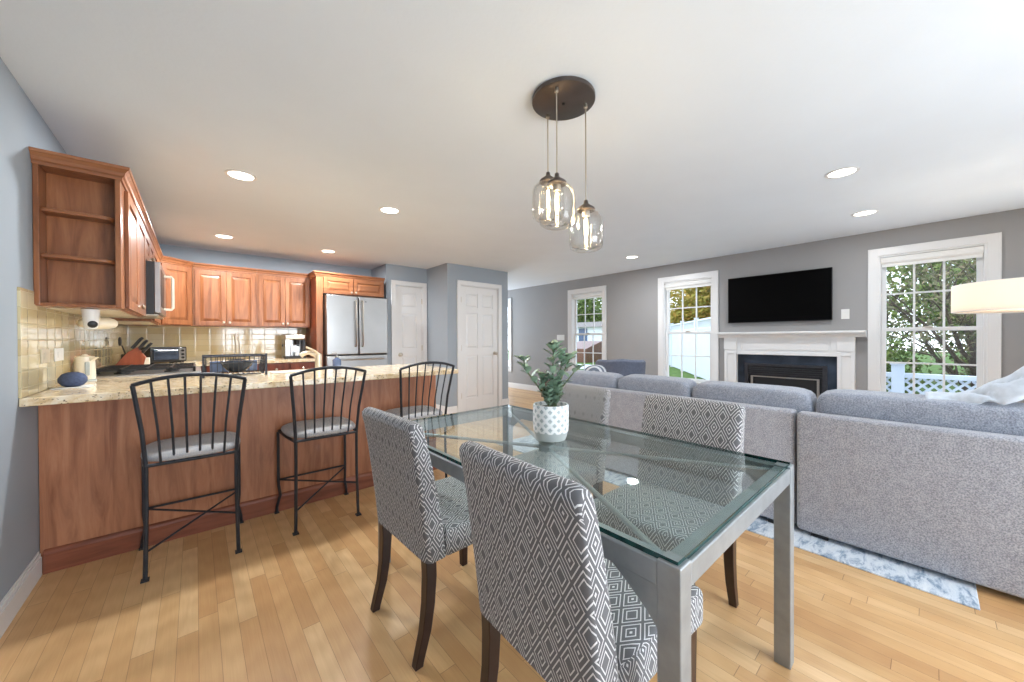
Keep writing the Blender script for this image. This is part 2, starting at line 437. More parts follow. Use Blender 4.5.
# ================================================================== ROOM SHELL
XL, XR, YN, YK, YF, H = -.625, 5.9525, -2.6, 6.404, 8.6, 2.44
YP = 3.052
MB().box(XL-.2,XR+.2,YN-.2,YF+.2,-.12,0).build('floor','oak_floor')['kind']='structure'
MB().box(XL-.2,XR+.2,YN-.2,YF+.2,H,H+.12).build('ceiling','ceiling')['kind']='structure'
MB().box(XL-.15,XL,YN-.15,YK+.15,0,H).build('wall_left','paint_grey_daylit')['kind']='structure'
MB().box(XL,2.325,YK,YK+.15,0,H).build('wall_kitchen','paint_grey_daylit')['kind']='structure'
def wall_open(name, m, axis, a0, a1, t0, t1, z0, z1, openings):
    """a wall running along axis with openings (a, b, zlow, zhigh)"""
    b = MB(); op = sorted(openings); c = a0
    def bx(p,q,zz0,zz1):
        if q-p < 1e-4 or zz1-zz0 < 1e-4: return
        if axis=='y': b.box(t0,t1,p,q,zz0,zz1)
        else: b.box(p,q,t0,t1,zz0,zz1)
    for p,q,zl,zh in op:
        bx(c,p,z0,z1); bx(p,q,z0,zl); bx(p,q,zh,z1); c=q
    bx(c,a1,z0,z1)
    o = b.build(name, m); o['kind']='structure'; return o
CAS = .085
WIN = [(-.45,.485),(2.10,3.045),(4.085,5.03),(6.86,7.80)]    # outer edges of the casings on the right wall
WZ0, WZ1 = .40, 2.235
wall_open('wall_right','paint_grey','y',YN-.15,YF+.15,XR,XR+.15,0,H,[(a+CAS,b-CAS,WZ0+CAS,WZ1-CAS) for a,b in WIN]+[(-2.15,-1.37,WZ0+CAS,WZ1-CAS)])
wall_open('wall_near','paint_grey','x',XL,XR,YN-.15,YN,0,H,[(.45,3.15,.02,2.1)])
MB().box(2.0,XR,YF,YF+.15,0,H).build('wall_far','paint_grey')['kind']='structure'
# closet block: recessed face with the narrow door, forward face with the wide door
XB0, XB1, YB, YC, XC = 3.05, 4.32, 5.084, 5.765, 2.325
D1 = (2.405,3.035); D2 = (3.225,4.16)       # casing outer edges of the doors
b = MB()
def wallx(b, x0,x1,y0,y1,op):
    b.box(x0,op[0],y0,y1,0,H); b.box(op[1],x1,y0,y1,0,H); b.box(op[0],op[1],y0,y1,op[2],H)
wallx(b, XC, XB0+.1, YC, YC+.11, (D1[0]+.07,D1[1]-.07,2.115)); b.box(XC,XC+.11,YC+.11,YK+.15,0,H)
b.build('wall_closet','paint_grey_daylit')['kind']='structure'
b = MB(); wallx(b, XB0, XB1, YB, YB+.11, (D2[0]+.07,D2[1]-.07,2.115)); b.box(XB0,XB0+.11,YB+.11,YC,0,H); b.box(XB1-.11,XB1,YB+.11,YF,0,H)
b.build('wall_pantry','paint_grey_daylit')['kind']='structure'
# baseboards
def bb(name, pts, th=.014, h=.128, side=1):
    """pts: two points along the wall foot; the board stands on the side given by a normal"""
    (x0,y0),(x1,y1),(nx,ny) = pts
    b = MB(); xs = sorted([x0,x1]); ys = sorted([y0,y1])
    def strip(t,z0,z1):
        if nx: b.box(min(x0,x0+nx*t),max(x0,x0+nx*t),ys[0],ys[1],z0,z1)
        else: b.box(xs[0],xs[1],min(y0,y0+ny*t),max(y0,y0+ny*t),z0,z1)
    strip(th,0,h-.03); strip(th*.72,h-.03,h-.012); strip(th*.4,h-.012,h)
    o = b.build(name,'white_paint',bevel=.002); o['kind']='structure'
bb('baseboard_left', ((XL,YN),(XL,YP-.02),(1,0)))
bb('baseboard_right', ((XR,YN),(XR,.45),(-1,0))); bb('baseboard_right_far', ((XR,2.15),(XR,YF),(-1,0)))
bb('baseboard_pantry_left', ((XB0,YB),(D2[0],YB),(0,-1))); bb('baseboard_pantry_right', ((D2[1],YB),(XB1+.014,YB),(0,-1)))
bb('baseboard_pantry_side', ((XB1,YB),(XB1,YF),(1,0))); bb('baseboard_closet_side', ((XB0,YB-.014),(XB0,YC),(-1,0)))
bb('baseboard_near', ((XL,YN),(.4,YN),(0,1))); bb('baseboard_far', ((XB1,YF),(XR,YF),(0,-1)))

# windows of the right wall
def window(i, y0, y1, shade_drop, shaded=True):
    r = root('window_%d'%i, (XR,(y0+y1)/2,WZ0), kind='structure')
    b = MB(); X0=XR-.018
    b.box(X0,XR,y0,y0+CAS,WZ0,WZ1); b.box(X0,XR,y1-CAS,y1,WZ0,WZ1); b.box(X0,XR,y0+CAS,y1-CAS,WZ1-CAS,WZ1); b.box(X0,XR,y0+CAS,y1-CAS,WZ0,WZ0+CAS)
    b.box(X0-.006,X0,y0,y0+.014,WZ0,WZ1-.014); b.box(X0-.006,X0,y1-.014,y1,WZ0,WZ1-.014); b.box(X0-.006,X0,y0,y1,WZ1-.014,WZ1)
    b.build('casing','white_paint',r,bevel=.002)
    a0,a1,z0,z1 = y0+CAS,y1-CAS,WZ0+CAS,WZ1-CAS
    b = MB(); j=.018
    b.box(XR,XR+.15,a0,a0+j,z0,z1); b.box(XR,XR+.15,a1-j,a1,z0,z1); b.box(XR,XR+.15,a0+j,a1-j,z1-j,z1); b.box(XR,XR+.15,a0+j,a1-j,z0,z0+j)
    b.build('jamb','white_paint',r)
    b = MB(); b.box(XR-.035,XR+.03,a0+.002,a1-.002,z0+.018,z0+.038); b.build('sill','white_paint',r,bevel=.003)
    zm = 1.305; a0+=j; a1-=j; z0+=j+.02; z1-=j
    def sash(x, zl, zh, nm):
        b = MB(); sw=.042
        b.box(x,x+.032,a0,a0+sw,zl,zh); b.box(x,x+.032,a1-sw,a1,zl,zh); b.box(x,x+.032,a0+sw,a1-sw,zl,zl+sw); b.box(x,x+.032,a0+sw,a1-sw,zh-.034,zh)
        gy0,gy1,gz0,gz1=a0+sw,a1-sw,zl+sw,zh-.034
        for k in (1,2): yy=gy0+(gy1-gy0)*k/3; b.box(x+.008,x+.026,yy-.009,yy+.009,gz0,gz1)
        zz=(gz0+gz1)/2; b.box(x+.0085,x+.0255,gy0,gy1,zz-.009,zz+.009)
        s_=b.build(nm,'white_paint',r,bevel=.0015)
        MB().box(x+.015,x+.019,gy0-.005,gy1+.005,gz0-.005,gz1+.005).build('pane','window_glass',s_)
    sash(XR+.085, zm-.02, z1, 'upper_sash'); sash(XR+.050, z0, zm+.018, 'lower_sash')
    if shaded:
        b = MB(); b.box(XR+.012,XR+.047,a0+.002,a1-.002,z1-.07,z1-.004)
        b.tube([(XR+.03,a0+.004,z1-.055),(XR+.03,a1-.004,z1-.055)],.024,12)
        b.box(XR+.028,XR+.031,a0+.008,a1-.008,z1-shade_drop,z1-.05); b.box(XR+.022,XR+.036,a0+.008,a1-.008,z1-shade_drop-.012,z1-shade_drop+.006)
        b.build('roller_shade','white_plastic',r,bevel=.002)
    lk = MB(); lk.box(XR+.03,XR+.05,(y0+y1)/2-.03,(y0+y1)/2+.03,zm+.016,zm+.032); lk.build('sash_lock','nickel',r,bevel=.003)
for i,(a,b_) in enumerate(WIN): window(i+1, a, b_, .10)
window(5, -2.235, -1.285, .1)  # unseen window, added to go with the right-hand fill lamp
# glazed double doors behind the camera (seen only in reflections)
def glazed():
    r = root('door_3', (1.8,YN,0), kind='structure')
    b = MB(); b.box(.36,.45,YN,YN+.02,0,2.19); b.box(3.15,3.24,YN,YN+.02,0,2.19); b.box(.36,3.24,YN,YN+.02,2.1,2.19); b.build('casing','white_paint',r,bevel=.002)
    for k in range(3):
        x0=.45+k*.9; x1=x0+.9; y=YN-.06
        b = MB(); b.box(x0,x0+.1,y-.04,y,.02,2.1); b.box(x1-.1,x1,y-.04,y,.02,2.1); b.box(x0+.1,x1-.1,y-.04,y,.02,.22); b.box(x0+.1,x1-.1,y-.04,y,2.0,2.1)
        for q in (1,2): xx=x0+.1+.7*q/3; b.box(xx-.01,xx+.01,y-.03,y-.01,.22,2.0)
        for q in range(1,5): zz=.22+1.78*q/5; b.box(x0+.1,x1-.1,y-.029,y-.011,zz-.01,zz+.01)
        d=b.build('door_leaf','white_paint',r)
        MB().box(x0+.1,x1-.1,y-.022,y-.018,.22,2.0).build('pane','window_glass',d)
glazed()
# interior doors
def panel_door(i, x0, x1, y, hinge_left, cols, knob_right):
    r = root('door_%d'%i, ((x0+x1)/2,y,0), kind='structure')
    c=.07; z=2.185
    b = MB(); b.box(x0,x0+c,y-.018,y,0,z); b.box(x1-c,x1,y-.018,y,0,z); b.box(x0+c,x1-c,y-.018,y,z-c,z)
    b.box(x0,x0+.012,y-.024,y-.018,0,z); b.box(x1-.012,x1,y-.024,y-.018,0,z); b.box(x0,x1,y-.0245,y-.018,z-.012,z)
    b.build('casing','white_paint',r,bevel=.002)
    b = MB(); b.box(x0+c,x0+c+.012,y,y+.11,0,z-c); b.box(x1-c-.012,x1-c,y,y+.11,0,z-c); b.box(x0+c,x1-c,y,y+.11,z-c-.012,z-c); b.build('jamb','white_paint',r)
    dx0,dx1,dz0,dz1=x0+c+.016,x1-c-.016,.01,z-c-.016; W=dx1-dx0; Hh=dz1-dz0
    # slab with six (or three) recessed, raised-centre panels
    b = MB(); b.box(dx0,dx1,y+.022,y+.05,dz0,dz1)
    st=.095; rails=[0,.115,.375,.425,.495,.77+.0,.815,.945]      # fractions of the height where rails and panels fall
    zs=[dz0+.22, dz0+.93, dz0+1.05, dz0+1.64, dz0+1.74, dz1-.11]
    b.box(dx0,dx0+st,y+.01,y+.022,dz0,dz1); b.box(dx1-st,dx1,y+.01,y+.022,dz0,dz1)
    mids=[] if cols==1 else [((dx0+dx1)/2-.045,(dx0+dx1)/2+.045)]
    for a in mids: b.box(a[0],a[1],y+.01,y+.022,dz0,dz1)
    spans=[(dx0+st,dx1-st)] if cols==1 else [(dx0+st,mids[0][0]),(mids[0][1],dx1-st)]
    for s0,s1 in spans:
        for za,zb in ((dz0,zs[0]),(zs[1],zs[2]),(zs[3],zs[4]),(zs[5],dz1)): b.box(s0,s1,y+.01,y+.022,za,zb)
        for za,zb in ((zs[0],zs[1]),(zs[2],zs[3]),(zs[4],zs[5])):
            g=.014; h_=.036; Y0=y+.0215; Y1=y+.012
            b._a([(s0+g,Y0,za+g),(s1-g,Y0,za+g),(s1-g,Y0,zb-g),(s0+g,Y0,zb-g),(s0+h_,Y1,za+h_),(s1-h_,Y1,za+h_),(s1-h_,Y1,zb-h_),(s0+h_,Y1,zb-h_)],[(0,1,5,4),(1,2,6,5),(2,3,7,6),(3,0,4,7),(4,5,6,7)])
    b.build('door_panel','white_paint',r,bevel=.0015)
    kx = dx1-.065 if knob_right else dx0+.065
    k = MB(); k.M = Matrix.Translation((kx,y+.01,.965)) @ Matrix.Rotation(PI/2,4,'X')
    k.lathe((0,0,0),[(.032,0),(.032,.006),(.012,.012),(.011,.03),(.022,.038),(.029,.05),(.027,.062),(.012,.069)],20); k.build('knob','nickel',r,smooth=True)
    hx = dx0-.003 if hinge_left else dx1+.003
    for zz in (.28,1.07,1.87):
        MB().tube([(hx,y+.002,zz-.045),(hx,y+.002,zz+.045)],.008,8).build('hinge','nickel',r)
panel_door(1, D1[0], D1[1], YC, False, 1, False)
panel_door(2, D2[0], D2[1], YB, True, 2, True)
# backsplash tiling
b = MB(); b.box(XL,XL+.008,2.80,2.985,.951,1.468); b.box(XL,XL+.008,2.985,YK,.951,1.405); b.box(XL,XL+.0095,2.786,2.80,.951,1.47); b.box(XL,XL+.0085,2.80,2.985,1.458,1.47)
b.build('trim_1','tiles_left')['kind']='structure'
MB().box(XL+.008,1.298,YK-.008,YK,.951,1.405).build('trim_2','tiles_back')['kind']='structure'

# ================================================================== KITCHEN
KN = dict(n=0)
def knob(p, nrm, parent, m='nickel', s=1.0):
    """small round cabinet knob standing off along nrm"""
    k = MB(); k.M = Matrix.Translation(p) @ Vector(nrm).to_track_quat('Z','Y').to_matrix().to_4x4()
    k.lathe((0,0,0),[(.008*s,0),(.006*s,.010*s),(.014*s,.018*s),(.016*s,.024*s),(.010*s,.030*s),(.001,.031*s)],12)
    return k.build('knob',m,parent,smooth=True)
CZ0, CZ1, CRZ = 1.40, 2.135, 2.195       # upper cabinets: bottom, top, crown top
def crown_profile(): return [(0,-.012),(.008,-.012),(.010,.004),(.018,.010),(.022,.026),(.034,.040),(.040,.043),(.042,.058),(0,.058)]
def crown(parent, pts, m='cherry_h'):
    """crown moulding swept along points (x, y) with outward side on the right of travel"""
    b = MB(); P=[Vector((x,y,0)) for x,y in pts]; rings=[]
    for i,p in enumerate(P):
        d0=(P[i]-P[i-1]).normalized() if i>0 else None; d1=(P[i+1]-P[i]).normalized() if i<len(P)-1 else None
        n0=Vector((d0.y,-d0.x,0)) if d0 else None; n1=Vector((d1.y,-d1.x,0)) if d1 else None
        if n0 and n1: nn=(n0+n1).normalized(); k=1/max(.3,nn.dot(n0))
        else: nn=n0 or n1; k=1
        rings.append([p+nn*(u*k)+Vector((0,0,CZ1+v)) for u,v in crown_profile()])
    b.loft(rings); return b.build('crown',m,parent)
XU = -.315       # face of left uppers
# open end shelf
r = root('open_shelf_cabinet',(-.46,3.08,CZ0),'open-ended cherry shelf cabinet with two curved shelves, fixed high on the wall nearest the camera','cabinet')
YE0, YE1 = 3.005, 3.14
b = MB(); b.box(XL+.002,XL+.022,YE0,YE1,CZ0,CZ1); b.box(XU-.022,XU,YE0,YE1,CZ0,CZ1); b.box(XL+.022,XU-.022,YE1-.012,YE1,CZ0,CZ1)
b.box(XL+.022,XU-.022,YE0,YE1-.012,CZ0,CZ0+.018); b.box(XL+.022,XU-.022,YE0,YE1-.012,CZ1-.012,CZ1); b.build('body','cherry',r,bevel=.002)
for z in (1.655,1.895):
    x0,x1=XL+.022,XU-.022; R=.06
    poly=[(x0,YE1-.012),(x0,YE0+.02)]+[(x1-R+R*math.sin(t*PI/16),YE0+.02+R-R*math.cos(t*PI/16)) for t in range(0,9)]+[(x1,YE1-.012)]
    MB().prism(poly,z,z+.020,'z').build('shelf','cherry_h',r,bevel=.004)
crown(r, [(XL+.001,YE0),(XU,YE0),(XU,YE1)])
def upper_left(y0,y1,z0,doors,label,name='wall_cabinet'):
    r = root(name,((XL+XU)/2,(y0+y1)/2,z0),label,'cabinet')
    MB().box(XL+.002,XU-.02,y0,y1,z0,CZ1).build('body','cherry',r,bevel=.0015)
    b = MB(); n=doors; W=(y1-y0)/n
    fb = MB(); fb.box(XU-.02,XU-.001,y0,y0+.02,z0,CZ1); fb.box(XU-.02,XU-.001,y1-.02,y1,z0,CZ1); fb.box(XU-.02,XU-.001,y0+.02,y1-.02,z0,z0+.02); fb.box(XU-.02,XU-.001,y0+.02,y1-.02,CZ1-.025,CZ1)
    fb.build('face_frame','cherry',r)
    for k in range(n):
        b = MB(); a=y0+W*k+.006; ww=W-.012
        b.M = Mx((XU,a,z0+.01),PI/2); b.door(ww,CZ1-z0-.035,.018); d=b.build('door','cherry',r,bevel=.002)
        ky = a+ww-.03 if k%2==0 else a+.03
        knob((XU+.018,ky,z0+.055),(1,0,0),d)
    MB().box(XL+.01,XU-.025,y0+.01,y1-.01,z0-.004,z0).build('light_panel','coral_trim',r)
    crown(r,[(XU,y0),(XU,y1)])
upper_left(3.142,4.13,CZ0,2,'long two-door cherry wall cabinet between the open shelf and the microwave')
upper_left(4.132,4.89,1.875,2,'short cherry cabinet above the microwave')
upper_left(4.892,5.79,CZ0,2,'cherry wall cabinet beyond the microwave, next to the angled corner cabinet')
# angled corner cabinet
r = root('corner_wall_cabinet',(-.35,6.05,CZ0),'angled cherry corner wall cabinet with a single door, right of the microwave','cabinet')
CA, CB_ = (XU,5.792), (-.025,6.075)
MB().prism([(XL+.002,5.794),(CA[0],CA[1]+.002),CB_,(CB_[0],YK-.002),(XL+.002,YK-.002)],CZ0,CZ1,'z').build('body','cherry',r,bevel=.0015)
ang = math.atan2(CB_[1]-CA[1],CB_[0]-CA[0]); Ld=math.hypot(CB_[1]-CA[1],CB_[0]-CA[0])
b = MB(); b.M = Matrix.Translation((CA[0]+.02*math.cos(ang)+.001*math.sin(ang),CA[1]+.02*math.sin(ang)-.001*math.cos(ang),CZ0+.01)) @ Matrix.Rotation(ang,4,'Z')
b.door(Ld-.05,CZ1-CZ0-.035,.018); d=b.build('door','cherry',r,bevel=.002)
crown(r,[(CA[0]+.0,CA[1]),(CB_[0],CB_[1])])
YU = 6.075
def upper_back(x0,x1,doors,label,z0=CZ0,yf=YU,deep=None,name='wall_cabinet'):
    r = root(name,((x0+x1)/2,(yf+YK)/2,z0),label,'cabinet')
    MB().box(x0,x1,yf+.02,YK-.002,z0,CZ1).build('body','cherry',r,bevel=.0015)
    fb = MB(); fb.box(x0,x0+.024,yf+.001,yf+.02,z0,CZ1); fb.box(x1-.024,x1,yf+.001,yf+.02,z0,CZ1); fb.box(x0+.024,x1-.024,yf+.001,yf+.02,z0,z0+.03); fb.box(x0+.024,x1-.024,yf+.001,yf+.02,CZ1-.03,CZ1); fb.build('face_frame','cherry',r)
    W=(x1-x0-.03)/doors
    for k in range(doors):
        a=x0+.015+W*k+.003; ww=W-.006
        b = MB(); b.M=Mx((a,yf,z0+.012)); b.door(ww,CZ1-z0-.042,.018, .05 if CZ1-z0>.4 else .04); d=b.build('door','cherry',r,bevel=.002)
        kx=a+ww-.028 if k%2==0 else a+.028
        knob((kx,yf-.018,z0+.05),(0,-1,0),d)
    crown(r,[(x0,yf),(x1,yf)])
    return r
upper_back(-.022,.640,2,'left pair of cherry wall cabinet doors on the back kitchen wall, above the tiles')
upper_back(.642,1.298,2,'right pair of cherry wall cabinet doors on the back kitchen wall, beside the fridge panel')
# fridge surround
r = root('fridge_surround_cabinet',(1.77,6.05,0),'tall cherry surround with two small doors above the stainless fridge','cabinet')
YFS = 5.74
MB().box(1.30,1.322,YFS+.02,YK-.002,0,CZ1).build('side_panel','cherry_dark',r,bevel=.002)
b = MB(); b.box(1.30,1.385,YFS,YFS+.02,0,CZ1); b.box(1.322,1.385,YFS+.02,YFS+.045,0,CZ1); b.build('stile','cherry',r,bevel=.002)
MB().box(1.385,2.28,YFS+.02,YK-.002,1.885,CZ1).build('body','cherry',r)
fb = MB(); fb.box(1.385,2.28,YFS,YFS+.02,1.885,1.91); fb.box(1.385,2.28,YFS,YFS+.02,CZ1-.03,CZ1); fb.box(2.24,2.28,YFS,YFS+.02,1.91,CZ1-.03); fb.box(1.79,1.82,YFS,YFS+.02,1.91,CZ1-.03); fb.build('face_frame','cherry_h',r)
for a,ww,kk in ((1.392,.410,.382),(1.812,.448,.028)):
    b=MB(); b.M=Mx((a,YFS,1.892)); b.door(ww,CZ1-1.892-.012,.018,.05); d=b.build('door','cherry_h',r,bevel=.002); knob((a+kk,YFS-.018,1.925),(0,-1,0),d)
crown(r,[(1.30,YK-.34),(1.30,YFS),(2.28,YFS)])
# refrigerator
r = root('refrigerator',(1.83,6.0,0),'stainless steel french-door refrigerator with bottom freezer drawer','refrigerator')
MB().box(1.392,2.285,5.66,6.36,.02,1.86).build('body','black',r,bevel=.005)
FD=5.60
for a,b_,nm,z0,z1 in ((1.394,1.836,'door',1.0,1.862),(1.844,2.283,'door',1.0,1.862),(1.394,2.283,'freezer_drawer',.08,.985)):
    bb_=MB(); bb_.box(a,b_,FD,FD+.058,z0,z1); d=bb_.build(nm,'steel',r,bevel=.012,seg=3,smooth=True)
    hb=MB()
    if nm=='door':
        hx = b_-.045 if a<1.5 else a+.045
        hb.tube([(hx,FD+.005,z0+.12),(hx,FD-.045,z0+.12),(hx,FD-.05,z0+.14),(hx,FD-.05,z1-.09),(hx,FD-.045,z1-.07),(hx,FD+.005,z1-.07)],.011,8)
    else:
        hb.tube([(a+.08,FD+.005,z1-.06),(a+.08,FD-.05,z1-.06),(b_-.08,FD-.05,z1-.06),(b_-.08,FD+.005,z1-.06)],.011,8)
    hb.build('handle','nickel' if nm=='door' else 'steel',d,smooth=True)
MB().box(1.93,1.955,FD-.0015,FD+.01,1.78,1.792).build('badge','black',r)
b=MB(); b.box(1.40,2.26,FD+.03,FD+.06,0,.075); b.build('toe_grille','black',r)

# worktop, cabinets below
CT0, CT1 = .91, .95
XE = 1.78
b = MB(); b.box(XL+.001,XE,2.78,3.76,CT0,CT1)
pen = b.build('granite_peninsula_top','granite',bevel=.006,seg=3); tag(pen,'speckled beige granite breakfast bar top of the peninsula','countertop')
b = MB(); b.box(XL+.001,.03,3.762,3.958,CT0,CT1); tag(b.build('granite_worktop','granite',bevel=.005),'short granite worktop strip between the peninsula and the gas range','countertop')
b = MB(); b.box(XL+.001,.03,4.722,YK-.009,CT0,CT1); b.box(.03,1.298,5.77,YK-.009,CT0,CT1); tag(b.build('granite_worktop','granite'),'granite worktop turning the corner under the toaster and along the back wall','countertop')
r = root('peninsula_cabinet',(.53,3.4,0),'long cherry back panel and cabinets of the peninsula, behind the bar stools','cabinet')
MB().box(XL+.003,1.70,YP,YP+.02,.0,CT0-.001).build('back_panel','cherry_panel',r)
MB().box(1.68,1.70,YP+.02,3.70,0,CT0-.001).build('end_panel','cherry',r)
MB().box(XL+.003,1.68,YP+.02,3.70,.1,CT0-.001).build('body','cherry_dark',r)
b = MB(); b.prism([(YP,0),(YP-.018,0),(YP-.018,.100),(YP-.012,.114),(YP-.005,.121),(YP,.123)],XL+.016,1.715,'x'); b.build('baseboard','cherry_base',r)
def base_cab(x0,x1,n,label):
    r = root('base_cabinet',((x0+x1)/2,6.08,0),label,'cabinet')
    MB().box(x0,x1,5.81,YK-.003,.10,CT0-.001).build('body','cherry_dark',r)
    MB().box(x0,x1,5.87,YK-.003,0,.10).build('toe_kick','black',r)
    W=(x1-x0)/n
    for k in range(n):
        a=x0+W*k+.006
        d=MB().box(a,a+W-.012,5.79,5.81,.745,.895).build('drawer','cherry_dark',r,bevel=.004); knob((a+W/2-.006,5.79,.82),(0,-1,0),d)
        b=MB(); b.M=Mx((a,5.81,.115)); b.door(W-.012,.615,.018); d=b.build('door','cherry_dark',r,bevel=.002); knob((a+(W-.04 if k%2==0 else .028),5.792,.68),(0,-1,0),d)
base_cab(.66,1.297,2,'cherry base cabinet with drawers below the coffee machine')
base_cab(.05,.658,2,'cherry base cabinet with drawers behind the dish rack')
for a,b_,lb in ((3.762,3.956,'narrow cherry base cabinet beside the gas range, on the peninsula side'),(4.724,5.76,'cherry base cabinet below the knife block and toaster')):
    r = root('base_cabinet',(-.3,(a+b_)/2,0),lb,'cabinet'); MB().box(XL+.003,-.01,a,b_,.1,CT0-.001).build('body','cherry_dark',r)
    b=MB(); b.M=Mx((-.01,a+.005,.115),PI/2); b.door(b_-a-.01,.615,.018,.04); d=b.build('door','cherry_dark',r); knob((.008,a+.04,.68),(1,0,0),d)
    d=MB().box(-.01,.01,a+.005,b_-.005,.745,.895).build('drawer','cherry_dark',r,bevel=.004); knob((.01,(a+b_)/2,.82),(1,0,0),d)
# gas range
r = root('gas_range',(-.29,4.34,0),'slide-in gas range with black cooktop grates','range')
b = MB(); b.box(-.60,.03,3.963,4.717,.05,.945); b.box(-.60,.035,3.961,4.719,.945,.962); b.build('body','steel',r,bevel=.004)
MB().box(.03,.05,3.99,4.69,.22,.74).build('oven_door','black',r,bevel=.004)
MB().tube([(.045,4.02,.76),(.085,4.02,.76),(.085,4.66,.76),(.045,4.66,.76)],.01,8).build('oven_handle','steel',r)
for k in range(5): 
    kb=MB(); kb.M=Matrix.Translation((.03,4.06+k*.14,.87))@Matrix.Rotation(PI/2,4,'Y'); kb.lathe((0,0,0),[(.024,0),(.022,.03),(.005,.031)],14); kb.build('control_knob','black',r,smooth=True)
for k in range(3):
    y0=3.99+k*.236; y1=y0+.225; g=MB()
    for xx in (-.57,-.43,-.29,-.15,-.01): g.box(xx-.006,xx+.006,y0,y1,.990,1.004)
    for yy in (y0+.006,(y0+y1)/2,y1-.006): g.box(-.576,-.004,yy-.006,yy+.006,.988,1.002)
    for xx in (-.57,-.01):
        for yy in (y0+.006,y1-.006): g.box(xx-.008,xx+.008,yy-.008,yy+.008,.962,.99)
    g.build('grate','black',r)
    for xx in (-.43,-.15): MB().lathe((xx,(y0+y1)/2,.962),[(.045,0),(.045,.008),(.03,.014),(.028,.02),(.005,.022)],18).build('burner','black',r,smooth=True)
# microwave
r = root('microwave',(-.42,4.51,1.43),'stainless over-the-range microwave with a long white bar handle','microwave')
MB().box(XL+.004,-.25,4.14,4.88,1.432,1.86).build('body','black',r,bevel=.004)
d=MB().box(-.25,-.215,4.14,4.62,1.445,1.86).build('door','steel',r,bevel=.004)
MB().box(-.2155,-.212,4.20,4.54,1.50,1.81).build('door_glass','black',r,bevel=.002)
MB().box(-.25,-.215,4.622,4.88,1.445,1.86).build('control_panel','steel',r,bevel=.004)
MB().tube([(-.22,4.59,1.50),(-.165,4.59,1.50),(-.155,4.59,1.515),(-.155,4.59,1.785),(-.165,4.59,1.80),(-.22,4.59,1.80)],.011,8).build('handle','kettle_white',d,smooth=True)
MB().box(-.60,-.23,4.16,4.86,1.424,1.432).build('vent_grille','nickel',r)

# ---- things on the worktops
def kettle():
    x,y,z=-.555,3.68,CT1
    r = root('electric_kettle',(x,y,z),'cream plastic kettle with a slotted handle, on the granite near the tiled wall','kettle')
    b=MB(); b.lathe((x,y,z),[(.005,.012),(.046,.014),(.050,.03),(.046,.12),(.044,.158),(.044,.163),(.016,.170),(.010,.178),(.002,.180)],28); b.build('body','kettle_white',r,smooth=True)
    b=MB(); b.M=Matrix.Translation((x,y,z))@Matrix.Rotation(-.7,4,'Z'); b.prism([(.036,.125),(.085,.160),(.036,.160)],-.012,.012,'y'); b.build('spout','kettle_white',r,bevel=.003)
    b=MB(); b.M=Matrix.Translation((x,y,z))@Matrix.Rotation(-.7,4,'Z'); b.tube([(-.036,0,.150),(-.062,0,.142),(-.070,0,.095),(-.060,0,.05),(-.040,0,.04)],.009,10); b.build('handle','kettle_white',r,smooth=True)
    MB().lathe((x,y,z),[(.052,0),(.052,.010),(.04,.014)],24).build('base','stone_grey',r,smooth=True)
    b=MB(); b.M=Matrix.Translation((x,y,z))@Matrix.Rotation(.35,4,'Z'); b.box(-.011,.011,-.053,-.044,.04,.13); b.build('water_gauge','stone_grey',r,bevel=.006,seg=3)
kettle()
r = root('smart_speaker',(-.535,3.24,CT1),'round navy fabric smart speaker on the left end of the granite bar','speaker')
b=MB(); b.lathe((-.535,3.24,CT1+.006),[(.026,0),(.042,.008),(.056,.028),(.056,.05),(.042,.072),(.02,.082),(.002,.084)],28); b.build('fabric_body','blue_fabric',r,smooth=True)
o=MB().box(-.605,-.46,3.16,3.31,CT1,CT1+.006).build('paper_pad','white_plastic',bevel=.002); tag(o,'flat white pad lying under the navy smart speaker','coaster')
# security camera under the end cabinet
r = root('security_camera',(-.44,3.16,1.30),'small white camera hanging under the open shelf cabinet','camera')
b=MB(); b.lathe((-.45,3.14,1.285),[(.020,0),(.027,.008),(.031,.04),(.036,.112)],24); b.build('body','white_plastic',r,smooth=True)
b=MB(); b.M=Matrix.Translation((-.440,3.112,1.312))@Vector((.3,-1,-.18)).to_track_quat('Z','Y').to_matrix().to_4x4(); b.lathe((0,0,0),[(.019,0),(.020,.008),(.015,.012),(.002,.013)],20); b.build('lens','black',r,smooth=True)
b=MB(); b.superell((-.50,3.72,1.337),(.09,.10,.042),2.6,14); b.build('round_housing','kettle_white',r,smooth=True,weld=True,angle=180)
MB().tube([(-.45,3.14,1.375),(-.50,3.72,1.372)],.008,8).cyl((-.50,3.72),.012,1.365,1.3955,12).build('bracket','kettle_white',r,smooth=True)
# outlets on the left tiles
def outlet(y0,y1,z0,z1,name,label,m,group=None,rocker=1):
    r=root(name,(XL+.009,(y0+y1)/2,z0),label,'switch' if 'switch' in name else 'outlet')
    MB().box(XL+.0085,XL+.014,y0,y1,z0,z1).build('cover_plate',m,r,bevel=.0015)
    MB().box(XL+.014,XL+.017,(y0+y1)/2-.04,(y0+y1)/2+.04,z0+.02,z1-.02).build('socket',m,r,bevel=.001)
outlet(3.07,3.21,1.10,1.175,'wall_outlet','beige outlet plate on the left tiles, nearer the camera','coral_trim')
outlet(3.31,3.49,1.10,1.175,'wall_outlet','grey-white outlet plate on the left tiles, nearer the kettle','white_plastic')
